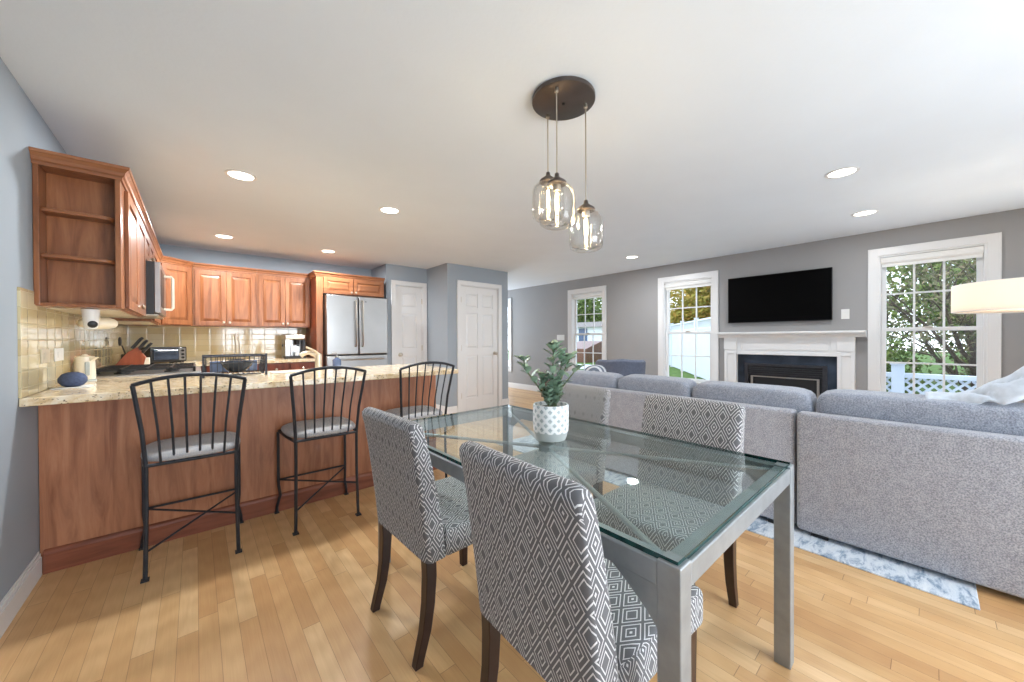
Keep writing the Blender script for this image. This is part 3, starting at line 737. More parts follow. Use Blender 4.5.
# knife block
def knives():
    x,y,z=-.47,5.08,CT1
    r=root('knife_block',(x,y,z),'slanted reddish wood knife block full of black-handled knives','knife block')
    b=MB(); b.prism([(x-.13,z),(x+.08,z),(x+.10,z+.10),(x+.045,z+.205),(x-.02,z+.16)],y-.05,y+.05,'y'); b.build('block','block_wood',r,bevel=.004)
    b=MB(); b.prism([(x+.081,z+.0),(x+.125,z),(x+.125,z+.10),(x+.10,z+.10)],y-.045,y+.045,'y'); b.build('front_foot','kettle_white',r,bevel=.003)
    dv=Vector((.42,0,.62)).normalized()
    for i in range(3):
        for j in range(3):
            p=Vector((x+.075-i*.035+.0,y-.034+j*.034,z+.15+i*.022))
            h=MB(); h.bar(p,p+dv*(.10+.02*(i+j)/3),.022,.028,(0,1,0)); h.build('knife_handle','black',r,bevel=.004)
knives()
# crock with utensils (black spatula shows left of block)
r=root('utensil_crock',(-.52,5.36,CT1),'small dark crock with a black spoon, behind the knife block','utensil crock')
MB().lathe((-.52,5.36,CT1),[(.045,0),(.05,.01),(.052,.13),(.046,.13),(.044,.02),(.002,.018)],20,cap=False).build('crock','black',r,smooth=True)
b=MB(); b.tube([(-.51,5.36,CT1+.02),(-.56,5.34,CT1+.22)],.006,6); b.superell((-.573,5.335,CT1+.26),(.012,.03,.045),3,6); b.build('spoon','black',r,smooth=True)
# toaster oven
r=root('toaster_oven',(-.33,6.12,CT1),'small black toaster oven in the corner under the angled cabinet','toaster')
c=math.cos(PI/4)
tm=Matrix.Translation((-.30,6.02,CT1))@Matrix.Rotation(.62,4,'Z')
def tmb(): 
    b=MB(); b.M=tm; return b
tmb().box(-.19,.19,-.11,.13,.012,.19).build('body','black',r,bevel=.012,seg=3,smooth=True)
tmb().box(-.16,.09,-.118,-.109,.04,.165).build('glass_door','slate',r,bevel=.003)
tmb().tube([(-.14,-.115,.15),(-.14,-.14,.15),(.07,-.14,.15),(.07,-.115,.15)],.006,8).build('handle','steel',r)
tmb().box(.10,.17,-.117,-.109,.03,.175).build('control_panel','steel',r,bevel=.002)
for zz in (.06,.10,.145):
    b=tmb(); b.M=tm@Matrix.Translation((.135,-.117,zz))@Matrix.Rotation(PI/2,4,'X'); b.lathe((0,0,0),[(.014,0),(.012,.015),(.002,.016)],12); b.build('control_knob','black',r)
tmb().box(-.17,-.14,-.09,.11,0,.013).box(.14,.17,-.09,.11,0,.013).build('feet','rubber',r)
# paper towel stand
r=root('paper_towel_stand',(.42,6.12,CT1),'thin metal stand with a tall loop on the back worktop','paper towel stand')
MB().lathe((.42,6.12,CT1),[(.09,0),(.09,.008),(.08,.014),(.002,.014)],24).build('base','iron',r,smooth=True)
MB().tube([(.40,6.12,CT1+.01),(.40,6.12,CT1+.34),(.41,6.12,CT1+.36),(.42,6.12,CT1+.34),(.445,6.12,CT1+.20),(.46,6.12,CT1+.01)],.006,8).build('rod','nickel',r,smooth=True)
# dish rack
def rack():
    x0,x1,y0,y1,z=.04,.41,3.36,3.66,CT1
    r=root('dish_rack',(.24,3.56,z),'dark wire dish rack with plates and a bowl, drying on the peninsula','dish rack')
    b=MB()
    def lp(xa,xb,ya,yb,zz,rr): b.tube([(xa,ya,zz),(xb,ya,zz),(xb,yb,zz),(xa,yb,zz),(xa,ya,zz)],rr,6)
    lp(x0,x1,y0,y1,z+.15,.006); lp(x0+.015,x1-.015,y0+.015,y1-.015,z+.015,.004); lp(x0+.005,x1-.005,y0+.005,y1-.005,z+.10,.003)
    for k in range(12):
        xx=x0+.015+(x1-x0-.03)*k/11
        for ya,yb in ((y0,y0+.015),(y1,y1-.015)): b.tube([(xx,ya,z+.15),(xx,yb,z+.015)],.0022,5)
        b.tube([(xx,y0+.015,z+.015),(xx,y1-.015,z+.015)],.002,5)
    for k in range(8):
        yy=y0+.015+(y1-y0-.03)*k/7
        for xa,xb in ((x0,x0+.015),(x1,x1-.015)): b.tube([(xa,yy,z+.15),(xb,yy,z+.015)],.0022,5)
    b.build('wire_basket','iron',r)
    b=MB()
    for xa in (x0,x1):
        b.bar((xa,y0+.01,z),(xa,y0+.01,z+.165),.014,.014)
    b.build('leg','iron',r)
    return r
rack()
b=MB(); b.M=Matrix.Translation((.24,3.49,CT1+.022))@Matrix.Rotation(.0,4,'X'); b.lathe((0,0,0),[(.03,0),(.06,.014),(.092,.05),(.105,.085),(.100,.083),(.055,.020),(.002,.008)],28,cap=False)
tag(b.build('bowl','slate',smooth=True),'dark blue bowl sitting in the wire dish rack','bowl')
b=MB(); b.box(.08,.38,3.612,3.636,CT1+.021,CT1+.105); tag(b.build('cutlery_tray','glass_blue_soap',bevel=.006),'pale blue cutlery tray at the back of the dish rack','tray')
# drying mat
b=MB(); b.box(.46,.74,3.40,3.66,CT1,CT1+.006); tag(b.build('drying_mat','coral_trim',bevel=.003),'thin tan drying mat between the dish rack and the faucet','mat')
# sink + faucet on the peninsula
def faucet():
    x,y,z=.83,3.60,CT1
    r=root('kitchen_faucet',(x,y,z),'brushed cream-coloured kitchen faucet with lever, on the peninsula','faucet')
    b=MB(); b.lathe((x,y,z),[(.034,0),(.034,.006),(.029,.012),(.027,.10),(.028,.125),(.025,.14),(.003,.145)],20); b.build('body','cream_metal',r,smooth=True)
    MB().tube([(x,y,z+.10),(x-.03,y+.01,z+.135),(x-.07,y+.02,z+.155),(x-.11,y+.03,z+.148),(x-.135,y+.035,z+.125)],[.022,.021,.020,.020,.021],12).build('spout','cream_metal',r,smooth=True)
    b=MB(); b.tube([(x,y,z+.135),(x-.03,y,z+.17),(x-.10,y,z+.205)],[.014,.009,.010],8); b.build('lever','cream_metal',r,smooth=True)
faucet()
r=root('soap_dispenser',(0.97,3.55,CT1),'blue-grey glass soap bottle with a pump, on the bar near the fridge','soap dispenser')
MB().lathe((0.97,3.55,CT1),[(.03,0),(.036,.006),(.036,.075),(.028,.092),(.014,.10),(.014,.112)],20).build('bottle','glass_blue_soap',r,smooth=True)
b=MB(); b.lathe((0.97,3.55,CT1+.108),[(.016,0),(.016,.014),(.005,.016),(.005,.045)],12); b.tube([(0.97,3.55,CT1+.15),(.925,3.54,CT1+.147)],.005,8); b.build('pump','steel',r,smooth=True)
# coffee machine
def coffee():
    x,y,z=1.08,6.12,CT1
    r=root('espresso_machine',(x,y,z),'steel and black espresso machine on the back worktop beside the fridge panel','coffee machine')
    b=MB(); b.box(x-.13,x+.13,y-.02,y+.13,z+.01,z+.33); b.box(x-.13,x-.06,y-.14,y-.02,z+.03,z+.28); b.build('body','steel',r,bevel=.008)
    MB().box(x-.135,x+.135,y-.15,y+.13,z+.27,z+.345).build('top','nickel',r,bevel=.02,seg=3,smooth=True)
    MB().box(x-.13,x+.13,y-.15,y-.02,z,z+.04).build('drip_tray','black',r,bevel=.006)
    MB().cyl((x+.03,y-.09),.035,z+.20,z+.27,16).build('group_head','black',r)
    MB().tube([(x+.03,y-.11,z+.19),(x+.03,y-.20,z+.185)],.012,8).build('portafilter_handle','black',r)
    MB().tube([(x-.135,y-.06,z+.19),(x-.155,y-.06,z+.19)],.016,10).build('steam_knob','black',r)
    MB().lathe((x+.03,y-.09,z+.04),[(.028,0),(.032,.05),(.03,.05),(.026,.004),(.002,.003)],16,cap=False).build('cup','stone_white',r,smooth=True)
    MB().box(x+.09,x+.132,y-.13,y-.02,z+.04,z+.27).build('water_tank','black',r,bevel=.004)
coffee()

# ================================================================== BAR STOOLS
def stool():
    r=root('bar_stool',(0,0,0),cat='stool',group='black metal bar stools at the peninsula')
    # rear legs run up into the back posts
    for s in (-1,1):
        b=MB(); b.tube([(s*.190,-.205,.006),(s*.188,-.20,.10),(s*.184,-.195,.35),(s*.184,-.195,.575),(s*.196,-.215,.76),(s*.222,-.27,1.0)],.0095,8)
        b.box(s*.190-.016,s*.190+.016,-.222,-.188,0,.008); b.build('leg','iron',r,smooth=True)
    for s in (-1,1):
        b=MB(); b.tube([(s*.232,.205,.006),(s*.230,.200,.05),(s*.214,.180,.13),(s*.222,.195,.20),(s*.222,.195,.57)],.0095,8)
        b.box(s*.232-.014,s*.232+.014,.19,.217,0,.008); b.build('leg','iron',r,smooth=True)
    b=MB(); N_=14; pts=[]
    for k in range(N_+1):
        t=k/N_*2-1; pts.append((t*.224,-.272-.022*(1-t*t),1.0+.040*(1-t*t)))
    b.tube(pts,.0095,8); b.build('top_rail','iron',r,smooth=True)
    for k in range(6):
        t=(k+1)/7*2-1
        b=MB(); b.tube([(t*.180,-.198,.578),(t*.192,-.222,.76),(t*.222,-.272-.022*(1-t*t),1.0+.040*(1-t*t))],.0055,6); b.build('spindle','iron',r,smooth=True)
    b=MB(); b.tube([(-.188,-.197,.578),(.188,-.197,.578),(.208,.0,.578),(.220,.195,.578),(-.220,.195,.578),(-.208,.0,.578),(-.188,-.197,.578)],.009,8); b.build('seat_frame','iron',r,smooth=True)
    b=MB(); b.tube([(-.222,.195,.235),(.222,.195,.235)],.007,6); b.tube([(-.186,-.197,.14),(.222,.195,.225)],.006,6); b.tube([(.186,-.197,.225),(-.222,.195,.235)],.006,6); b.build('stretcher','iron',r,smooth=True)
    # padded seat: rounded front, flatter back
    b=MB(); n=40; prof=[(.92,.0),(1.0,.006),(1.02,.018),(.99,.032),(.90,.043),(.6,.053),(.25,.057),(.01,.058)]
    def outline(k):
        t=2*PI*k/n; c_,s_=math.cos(t),math.sin(t); e=.55
        return (math.copysign(abs(c_)**e,c_)*(.213+.02*s_), math.copysign(abs(s_)**e,s_)*.212+.002)
    rings=[[(outline(k)[0]*q,outline(k)[1]*q,.586+z) for k in range(n)] for q,z in prof]
    b.loft(rings); b.build('seat_cushion','stool_fabric',r,smooth=True,boxuv=True,angle=180)
    return r
st0=stool()
STO=[(-.012,2.815,0,'black metal bar stool with patterned seat, leftmost at the peninsula, nearest the left wall'),
     (.655,2.815,0,'middle black metal bar stool at the peninsula, its whole frame in view'),
     (1.36,2.81,-.03,'farthest bar stool, at the open end of the peninsula, partly behind a dining chair')]
for i,(x,y,a,lb) in enumerate(STO):
    o = st0 if i==0 else copy_tree(st0); o.location=(x,y,0); o.rotation_euler=(0,0,a); o['label']=lb

# ================================================================== DINING SET
TX0,TX1,TY0,TY1,TZ = .745,1.685,.335,1.985,.75
def table():
    r=root('dining_table',((TX0+TX1)/2,(TY0+TY1)/2,0),'rectangular glass-topped dining table with a brushed grey metal frame','table')
    LW=.052
    for x in (TX0+LW/2,TX1-LW/2):
        for y in (TY0+LW/2,TY1-LW/2):
            MB().box(x-LW/2,x+LW/2,y-LW/2,y+LW/2,0,TZ-.006).build('leg','table_metal',r,bevel=.003)
    b=MB(); z0,z1=TZ-.066,TZ-.012
    b.box(TX0+LW,TX1-LW,TY0+.001,TY0+LW-.001,z0,z1); b.box(TX0+LW,TX1-LW,TY1-LW+.001,TY1-.001,z0,z1)
    b.box(TX0+.001,TX0+LW-.001,TY0+LW,TY1-LW,z0,z1); b.box(TX1-LW+.001,TX1-.001,TY0+LW,TY1-LW,z0,z1)
    b.build('frame','table_metal',r,bevel=.003)
    # curved corner gussets under the long rails
    for x in (TX0+.012,TX1-.012):
        for y,s in ((TY0+LW,1),(TY1-LW,-1)):
            R=.12; poly=[(y,z0),(y,z0-.10)]+[(y+s*R*t/8,z0-.10+.10*(t/8)**.8) for t in range(1,9)]
            MB().prism(poly,x-.005,x+.005,'x').build('gusset','table_metal',r)
    cx,cy=(TX0+TX1)/2,(TY0+TY1)/2
    b=MB()
    for x in (TX0+LW,TX1-LW):
        for y in (TY0+LW,TY1-LW): b.tube([(x-.002*(1 if x<cx else -1),y,TZ-.030),(cx,cy,TZ-.030)],.008,8)
    b.cyl((cx,cy),.035,TZ-.045,TZ-.015,20)
    b.build('cross_brace','table_metal',r,smooth=True)
    g=.010
    gl=MB().box(TX0+g,TX1-g,TY0+g,TY1-g,TZ-.011,TZ+.001); o=gl.build('glass_top','table_glass',r)
    e=MB(); x0,x1,y0,y1=TX0+g,TX1-g,TY0+g,TY1-g; q=.0006
    e.box(x0-q,x0,y0,y1,TZ-.011,TZ+.001); e.box(x1,x1+q,y0,y1,TZ-.011,TZ+.001); e.box(x0,x1,y0-q,y0,TZ-.011,TZ+.001); e.box(x0,x1,y1,y1+q,TZ-.011,TZ+.001)
    e.build('polished_edge','glass_edge',o)
    b=MB()
    for x in (TX0+LW/2,TX1-LW/2):
        for y in (TY0+LW/2,TY1-LW/2): b.cyl((x,y),.011,TZ-.024,TZ-.0115,12)
    b.build('bumper','rubber',r)
table()
def chair():
    """parsons chair, local origin on the floor under the seat, back at -x"""
    r=root('dining_chair',(0,0,0),cat='chair',group='diamond-pattern upholstered dining chairs around the glass table')
    Wd=.235
    # backrest: side profile in x-z, closed loop, extruded across y with rounded shoulders
    prof=[]
    rear=[(-.232,.385),(-.243,.50),(-.258,.62),(-.274,.74),(-.290,.84),(-.300,.880)]
    top=[(-.300,.900),(-.288,.913),(-.268,.917),(-.248,.909),(-.236,.892)]
    front=[(-.222,.84),(-.196,.74),(-.172,.62),(-.150,.50),(-.140,.385)]
    prof=rear+top+front
    ys=[-Wd,-Wd+.006,-Wd+.018,-Wd+.04]+[-.12,-.04,.04,.12]+[Wd-.04,Wd-.018,Wd-.006,Wd]
    cx=sum(p[0] for p in prof)/len(prof)
    def ring(y):
        a=abs(y); e=max(0,(a-(Wd-.04))/.04); sh=1-math.sqrt(max(0,1-e*e)) if e>0 else 0
        out=[]
        for x,z in prof:
            mx = -.186 - (z-.385)*.155
            k=1-.42*sh
            out.append((mx+(x-mx)*k - .012*(1-(y/Wd)**2)*0, y, z-(.016*sh if z>.86 else 0)))
        return out
    rings=[ring(y) for y in ys]
    arc=[0]
    for i in range(1,len(prof)+1):
        p,q=prof[i-1],prof[i%len(prof)]; arc.append(arc[-1]+math.hypot(p[0]-q[0],p[1]-q[1]))
    b=MB(); n=len(prof)
    for i in range(len(rings)-1):
        for j in range(n):
            k=(j+1)%n
            b._a([rings[i][j],rings[i][k],rings[i+1][k],rings[i+1][j]],[(0,1,2,3)],[[(ys[i],arc[j]),(ys[i],arc[j+1]),(ys[i+1],arc[j+1]),(ys[i+1],arc[j])]])
    for rg in (rings[0],rings[-1]):
        # the side, split between front and rear edges
        m_=len(rear)
        fr=list(reversed(range(len(prof)-len(front),len(prof))))
        for q in range(m_-1):
            a0,a1=q,q+1; f0=fr[min(q,len(fr)-1)]; f1=fr[min(q+1,len(fr)-1)]
            pts=[rg[a0],rg[a1],rg[f1],rg[f0]] if f0!=f1 else [rg[a0],rg[a1],rg[f1]]
            b._a(pts,[tuple(range(len(pts)))],[[(p[0]+.5,p[2]) for p in pts]])
        pts=[rg[k] for k in [m_-1]+list(range(m_,m_+len(top)))+[len(prof)-len(front)]]
        b._a(pts,[tuple(range(len(pts)))],[[(p[0]+.5,p[2]) for p in pts]])
    b.build('backrest','diamond_fabric',r,smooth=True,weld=True,angle=50)
    # seat block
    b=MB()
    x0,x1=-.150,.262; nx,ny=10,10
    V={}; 
    def P(u,v_,w_): return (x0+(x1-x0)*u, -Wd+.47*v_, w_)
    b.box(x0,x1,-Wd,Wd,.375,.487)
    o=b.build('seat','diamond_fabric',r,bevel=.022,seg=4,smooth=True,boxuv=True,angle=180)
    for s in (-1,1):
        lg=MB(); rings=[]
        for x,z,h in ((-.205,.40,.022),(-.203,.32,.0215),(-.208,.22,.020),(-.222,.12,.0185),(-.250,.02,.0165),(-.254,.0,.0165)):
            rings.append([(x-h,s*.196-h,z),(x+h,s*.196-h,z),(x+h,s*.196+h,z),(x-h,s*.196+h,z)])
        lg.loft(rings); lg.build('leg','espresso',r,bevel=.003,smooth=True)
    for s in (-1,1):
        lg=MB(); rings=[]
        for x,z,h in ((.225,.38,.022),(.230,.0,.016)):
            rings.append([(x-h,s*.196-h,z),(x+h,s*.196-h,z),(x+h,s*.196+h,z),(x-h,s*.196+h,z)])
        lg.loft(rings); lg.build('leg','espresso',r,bevel=.003,smooth=True)
    return r
ch0=chair()
CH=[(.862,1.455,.03,'diamond-pattern dining chair on the bar side, farther from the camera, dark legs in view'),
    (.872,.678,-.04,'nearest dining chair, its patterned back large in the foreground'),
    (1.59,.785,PI,'dining chair on the sofa side, near end, its seat seen through the glass'),
    (1.59,1.49,PI+.02,'dining chair on the sofa side, far end, partly behind the potted plant')]
for i,(x,y,a,lb) in enumerate(CH):
    o = ch0 if i==0 else copy_tree(ch0); o.location=(x,y,0); o.rotation_euler=(0,0,a); o['label']=lb

# potted plant on the table
def plant():
    x,y,z=1.250,1.165,TZ+.001
    r=root('potted_plant',(x,y,z),'small jade-like plant in a white diamond-patterned pot on the glass table','potted plant')
    b=MB(); b.lathe((x,y,z),[(.062,0),(.068,.002),(.074,.02),(.078,.036),(.079,.038)],40); b.build('saucer_base','stone_grey',r,smooth=True)
    pot=MB(); pot.lathe((x,y,z),[(.079,.038),(.082,.05),(.083,.10),(.0825,.158),(.081,.163),(.076,.163),(.074,.135)],40,cap=False,uvw=True); pot.build('pot','pot_pattern',r,smooth=True)
    MB().lathe((x,y,z),[(.076,.140),(.05,.148),(.002,.150)],24,cap=False).build('soil','soil',r,smooth=True)
    rg=random.Random(3); stems=MB(); leaves=MB()
    def leaf(p,d,L,Wl):
        d=d.normalized(); sd=d.cross(Vector((0,0,1)))
        if sd.length<.1: sd=Vector((1,0,0))
        sd.normalize(); up=sd.cross(d).normalized()
        rows=[]
        for t,wf in ((0,.12),(.2,.62),(.45,1.0),(.72,.9),(.92,.5),(1,.06)):
            c_=p+d*(L*t)+up*(-.16*L*t*t); h=Wl*wf/2
            rows.append([c_-sd*h+up*(.10*Wl*wf), c_, c_+sd*h+up*(.10*Wl*wf)])
        vs=[q for r_ in rows for q in r_]; fs=[]
        for i in range(len(rows)-1):
            for j in range(2): fs.append((i*3+j,i*3+j+1,(i+1)*3+j+1,(i+1)*3+j))
        leaves._a(vs,fs)
        th=up*(-.0022); leaves._a([v_+th for v_ in vs],[tuple(reversed(f)) for f in fs])
    R_=Vector((math.cos(YAW),-math.sin(YAW),0)); F_=Vector((math.sin(YAW),math.cos(YAW),0))
    def stem(pts,nl,L,end=True,dens=1.0):
        P=[Vector((x,y,z+.140))+R_*a*1.12+F_*c_+Vector((0,0,h*1.12)) for a,c_,h in pts]
        fine=[]
        for i in range(len(P)-1):
            for k in range(6): fine.append(P[i].lerp(P[i+1],k/6))
        fine.append(P[-1]); stems.tube(fine,[.0042*(1-.5*i/len(fine)) for i in range(len(fine))],6)
        for k in range(nl):
            t=(k+.5)/nl; t=.18+.82*t; q=fine[min(len(fine)-1,int(t*(len(fine)-1)))]
            a=k*2.4+rg.random(); tdir=(fine[-1]-fine[0]).normalized()
            d=Vector((math.cos(a),math.sin(a),.25+.5*rg.random()))+tdir*.5
            leaf(q,d,L*1.3*(.75+.4*rg.random()),L*.78)
        for k in range(5 if end else 0):
            a=k*1.26; leaf(fine[-1],Vector((math.cos(a),math.sin(a),.8)),L*1.0,L*.5)
    stem([(0,0,0),(-.03,.0,.06),(-.075,0,.125),(-.105,.0,.165),(-.112,0,.205)],12,.040)
    stem([(0,0,0),(.005,0,.08),(.008,0,.15),(.012,0,.235),(.02,0,.262)],30,.040)
    stem([(.005,0,0),(.03,.01,.09),(.06,.01,.16),(.075,0,.20),(.085,.01,.215)],14,.038)
    stem([(0,.01,0),(-.02,.02,.05),(-.03,.02,.10),(-.025,.02,.135)],20,.036)
    stem([(.01,-.01,0),(.022,-.02,.04),(.028,-.02,.08),(.020,-.02,.11)],20,.034)
    stem([(.02,0,0),(.035,.02,.10),(.05,.03,.19),(.045,.03,.235)],14,.036)
    stem([(-.01,-.02,0),(-.012,-.03,.045),(-.006,-.035,.085)],14,.032)
    stem([(.01,.02,0),(.045,.02,.08),(.10,.02,.15),(.125,.02,.168)],7,.034)
    stems.build('stems','stem',r,smooth=True); leaves.build('leaves','leaf',r,smooth=True)
plant()

# pendant lamp over the table
def pendant():
    cx,cy=1.417,1.225
    r=root('pendant_light',(cx,cy,H),'three-jar glass pendant lamp on a round bronze ceiling plate','pendant lamp')
    b=MB(); b.lathe((cx,cy,H),[(.155,0),(.158,-.006),(.158,-.022),(.150,-.027),(.002,-.030)],48); b.build('ceiling_plate','bronze',r,smooth=True)
    MB().lathe((cx,cy,H-.030),[(.008,.001),(.008,-.006),(.002,-.008)],12).build('screw','black',r,smooth=True)
    for jx,jy,zt in ((1.427,1.343,2.108),(1.309,1.174,2.010),(1.511,1.158,1.926)):
        c=MB(); c.tube([(jx,jy,H-.028),(jx,jy,zt-.005)],.0035,8); c.cyl((jx,jy),.010,H-.045,H-.028,12)
        cord=c.build('cord','nickel',r,smooth=True)
        jr=MB(); z=zt
        jr.lathe((jx,jy,z),[(.006,0),(.010,-.004),(.012,-.018),(.020,-.026),(.040,-.040),(.046,-.048),(.046,-.056),(.040,-.058)],28)
        cap=jr.build('cap','bronze',r,smooth=True)
        MB().cyl((jx,jy),.019,z-.088,z-.05,16).build('socket','nickel',cap)
        g=MB(); g.lathe((jx,jy,z),[(.041,-.046),(.043,-.058),(.060,-.066),(.076,-.080),(.084,-.100),(.086,-.130),(.086,-.225),(.080,-.245),(.062,-.256),(.040,-.250),(.036,-.240),(.050,-.244),(.070,-.238),(.0815,-.222),(.083,-.200),(.083,-.130),(.080,-.102),(.072,-.084),(.056,-.070),(.040,-.062)],40,cap=False)
        g.build('glass_jar','jar_glass',r,smooth=True,angle=180)
        bl=MB(); bl.lathe((jx,jy,z-.088),[(.014,0),(.016,-.02),(.019,-.05),(.018,-.09),(.010,-.112),(.002,-.116)],16)
        bulb=bl.build('bulb','jar_glass',r,smooth=True,angle=180)
        f=MB(); 
        for k in range(4):
            a=k*PI/2; ca,sa=math.cos(a)*.007,math.sin(a)*.007
            f.tube([(jx+ca*.4,jy+sa*.4,z-.095),(jx+ca,jy+sa,z-.12),(jx+ca,jy+sa,z-.175),(jx+ca*.4,jy+sa*.4,z-.190)],.0022,5)
        f.build('filament','filament',bulb)
        add_light('pendant_bulb','POINT',(jx,jy,z-.20),1.5,(1,.74,.42),.02)
pendant()

# recessed downlights
DL=[(.264,3.36,'recessed ceiling light above the bar, left one nearer the camera'),(1.394,3.36,'recessed ceiling light above the bar, right one'),
    (.264,5.46,'recessed ceiling light over the back of the kitchen, left one'),(1.39,5.46,'recessed ceiling light over the back of the kitchen, near the fridge'),
    (3.625,.435,'recessed ceiling light above the sofa, nearest the camera on the right'),(4.975,.43,'recessed ceiling light close to the window with the drum lamp'),
    (4.96,2.95,'recessed ceiling light far down the living room, by the middle window')]
def downlight(x,y,lb,vis=True):
    r=root('ceiling_light',(x,y,H),lb,'ceiling light',group='recessed ceiling lights')
    b=MB(); b.lathe((x,y,H),[(.098,0),(.098,-.004),(.080,-.006),(.076,0.0)],36,cap=False); b.build('trim_ring','white_paint',r,smooth=True)
    MB().lathe((x,y,H-.0015),[(.077,0),(.002,0)],28,cap=False).build('lens','downlight_glow',r)
    add_light('downlight','AREA',(x,y,H-.012),(24 if x<2 and y>5 else 18 if x<2 else 18 if y>2 else 9),(.93,.97,1),.14,disk=True,spread=3.14)
for x,y,lb in DL: downlight(x,y,lb)

# ================================================================== LIVING ROOM
# sectional sofa seen from behind
def sofa():
    r=root('sectional_sofa',(3.3,.6,0),'large grey fabric sectional sofa seen from behind, beyond the dining table','sofa')
    YS=.552
    b=MB(); b.box(2.812,2.915,YS+.006,2.62,.035,.760); b.build('back','sofa_fabric',r,bevel=.022,seg=4,smooth=True,angle=180)
    b=MB(); b.box(2.795,2.905,-1.65,YS-.006,.035,.757); b.build('back','sofa_fabric',r,bevel=.022,seg=4,smooth=True,angle=180)
    b=MB(); b.box(2.90,3.78,YS+.006,2.40,.09,.30); b.build('seat_base','sofa_fabric',r,bevel=.02,seg=3,smooth=True)
    b=MB(); b.box(2.90,3.78,-1.65,YS-.006,.09,.30); b.build('seat_base','sofa_fabric',r,bevel=.02,seg=3,smooth=True)
    b=MB(); b.box(2.92,3.78,2.41,2.62,.075,.60); b.build('arm','sofa_fabric',r,bevel=.03,seg=4,smooth=True)
    b=MB(); b.box(3.0,4.6,-1.85,-1.66,.075,.70); b.build('arm','sofa_fabric',r,bevel=.03,seg=4,smooth=True)
    for y0,y1 in ((1.79,2.40),(1.18,1.78),(.56,1.17),(-.20,.54),(-.94,-.21),(-1.64,-.95)):
        MB().superell((3.40,(y0+y1)/2,.385),(.38,(y1-y0)/2,.085),8,12).build('seat_cushion','cushion_fabric',r,smooth=True,weld=True,angle=180)
    for x in (2.865,3.70):
        for y in (2.48,1.55,.66,.44,-.6,-1.55): MB().box(x-.04,x+.04,y-.04,y+.04,.010,.078).build('foot','black',r)
    for y0,y1,zt,rz in ((1.90,2.60,.880,.02),(1.235,1.895,.885,-.02),(.485,1.23,.880,.0),(-.40,.478,.892,.0),(-1.28,-.41,.885,.0)):
        c=MB(); c.M=Matrix.Translation((3.02,(y0+y1)/2,.67))@Matrix.Rotation(rz,4,'Z')@Matrix.Rotation(-.10,4,'Y'); c.superell((0,0,0),(.105,(y1-y0)/2,zt-.67),7.5,18)
        cu=c.build('back_cushion','cushion_fabric',r,smooth=True,weld=True,angle=180)
sofa()
# throw blanket heaped on the sofa corner
def throw():
    rg=random.Random(11); b=MB(); nx,ny=26,60; x0,x1,y0,y1=2.94,3.17,-.80,.02
    vs=[];fs=[]
    for i in range(nx+1):
        for j in range(ny+1):
            u=i/nx; v=j/ny; x=x0+(x1-x0)*u; y=y1+(y0-y1)*v
            base=.898-.05*abs(2*u-1)**4
            rise=min(.16,max(0,(v-.22))*.75)
            fold=.030*math.sin(v*22+u*7)*(.3+v)+.022*math.sin(u*11+v*17)+.012*math.sin(v*47+u*9)
            z=base+rise*(.6+.4*math.sin(u*PI))+abs(fold)*min(1,v*4)
            if v>.62: z-=(v-.62)*.25*(.5+.5*math.sin(v*20+u*4))
            vs.append((x+.02*math.sin(v*15),y,z))
    for i in range(nx):
        for j in range(ny): k=i*(ny+1)+j; fs.append((k,k+ny+1,k+ny+2,k+1))
    b._a(vs,fs); o=b.build('throw_blanket','throw_blue',smooth=True,angle=180)
    m=o.modifiers.new('solid','SOLIDIFY'); m.thickness=.012; m.offset=1
    tag(o,'crumpled pale blue throw heaped over the sofa cushion beside the window','blanket')
throw()
# rug
o=MB().box(2.62,5.0,-.145,3.30,.0005,.009).build('area_rug','rug_wool',bevel=.003); tag(o,'distressed blue and white area rug under the sofa','rug')
# armchair
def armchair():
    X,Y=4.88,3.11
    r=root('armchair',(X,Y,0),'slate blue upholstered armchair standing between the two windows','armchair')
    T=Mx((X,Y,0),math.radians(38))
    def nb(): b=MB(); b.M=T; return b
    # curved back with a gently scalloped top, open side +x (faces away)
    b=nb(); rings=[]
    for th,zz in ((0,0),(1,1)):
        pass
    n=24; rings=[]
    for k in range(n+1):
        a=PI/2+ (k/n)*PI; ca,sa=math.cos(a),math.sin(a); t=abs(k/n*2-1)
        top=.93-.05*t**6-.02*math.sin(t*PI)
        ro,ri=.40,.32; yo=.86
        rings.append([(ca*ro,sa*ro*yo+0,.16),(ca*ro*1.03,sa*ro*yo*1.03,.6),(ca*ro*1.07,sa*ro*yo*1.07,top-.03),(ca*(ro*1.07-.04),sa*(ro*1.07-.04)*yo,top),(ca*ri,sa*ri*yo,top-.03),(ca*ri,sa*ri*yo,.16)])
    b.loft(rings); b.build('back','armchair_fabric',r,smooth=True,bevel=.01)
    nb().superell((.08,0,.40),(.32,.27,.09),6,12).build('seat_cushion','armchair_fabric',r,smooth=True,weld=True,angle=180)
    for s in (-1,1): nb().box(.0,.40,s*.345-.055,s*.345+.055,.16,.62).build('arm','armchair_fabric',r,bevel=.04,seg=4,smooth=True)
    nb().box(-.28,.38,-.30,.30,.15,.33).build('seat_base','armchair_fabric',r,bevel=.02)
    for sx_ in (-.24,.34):
        for sy_ in (-.26,.26): nb().lathe((sx_,sy_,0),[(.014,.009),(.022,.16)],12).build('leg','espresso',r)
armchair()
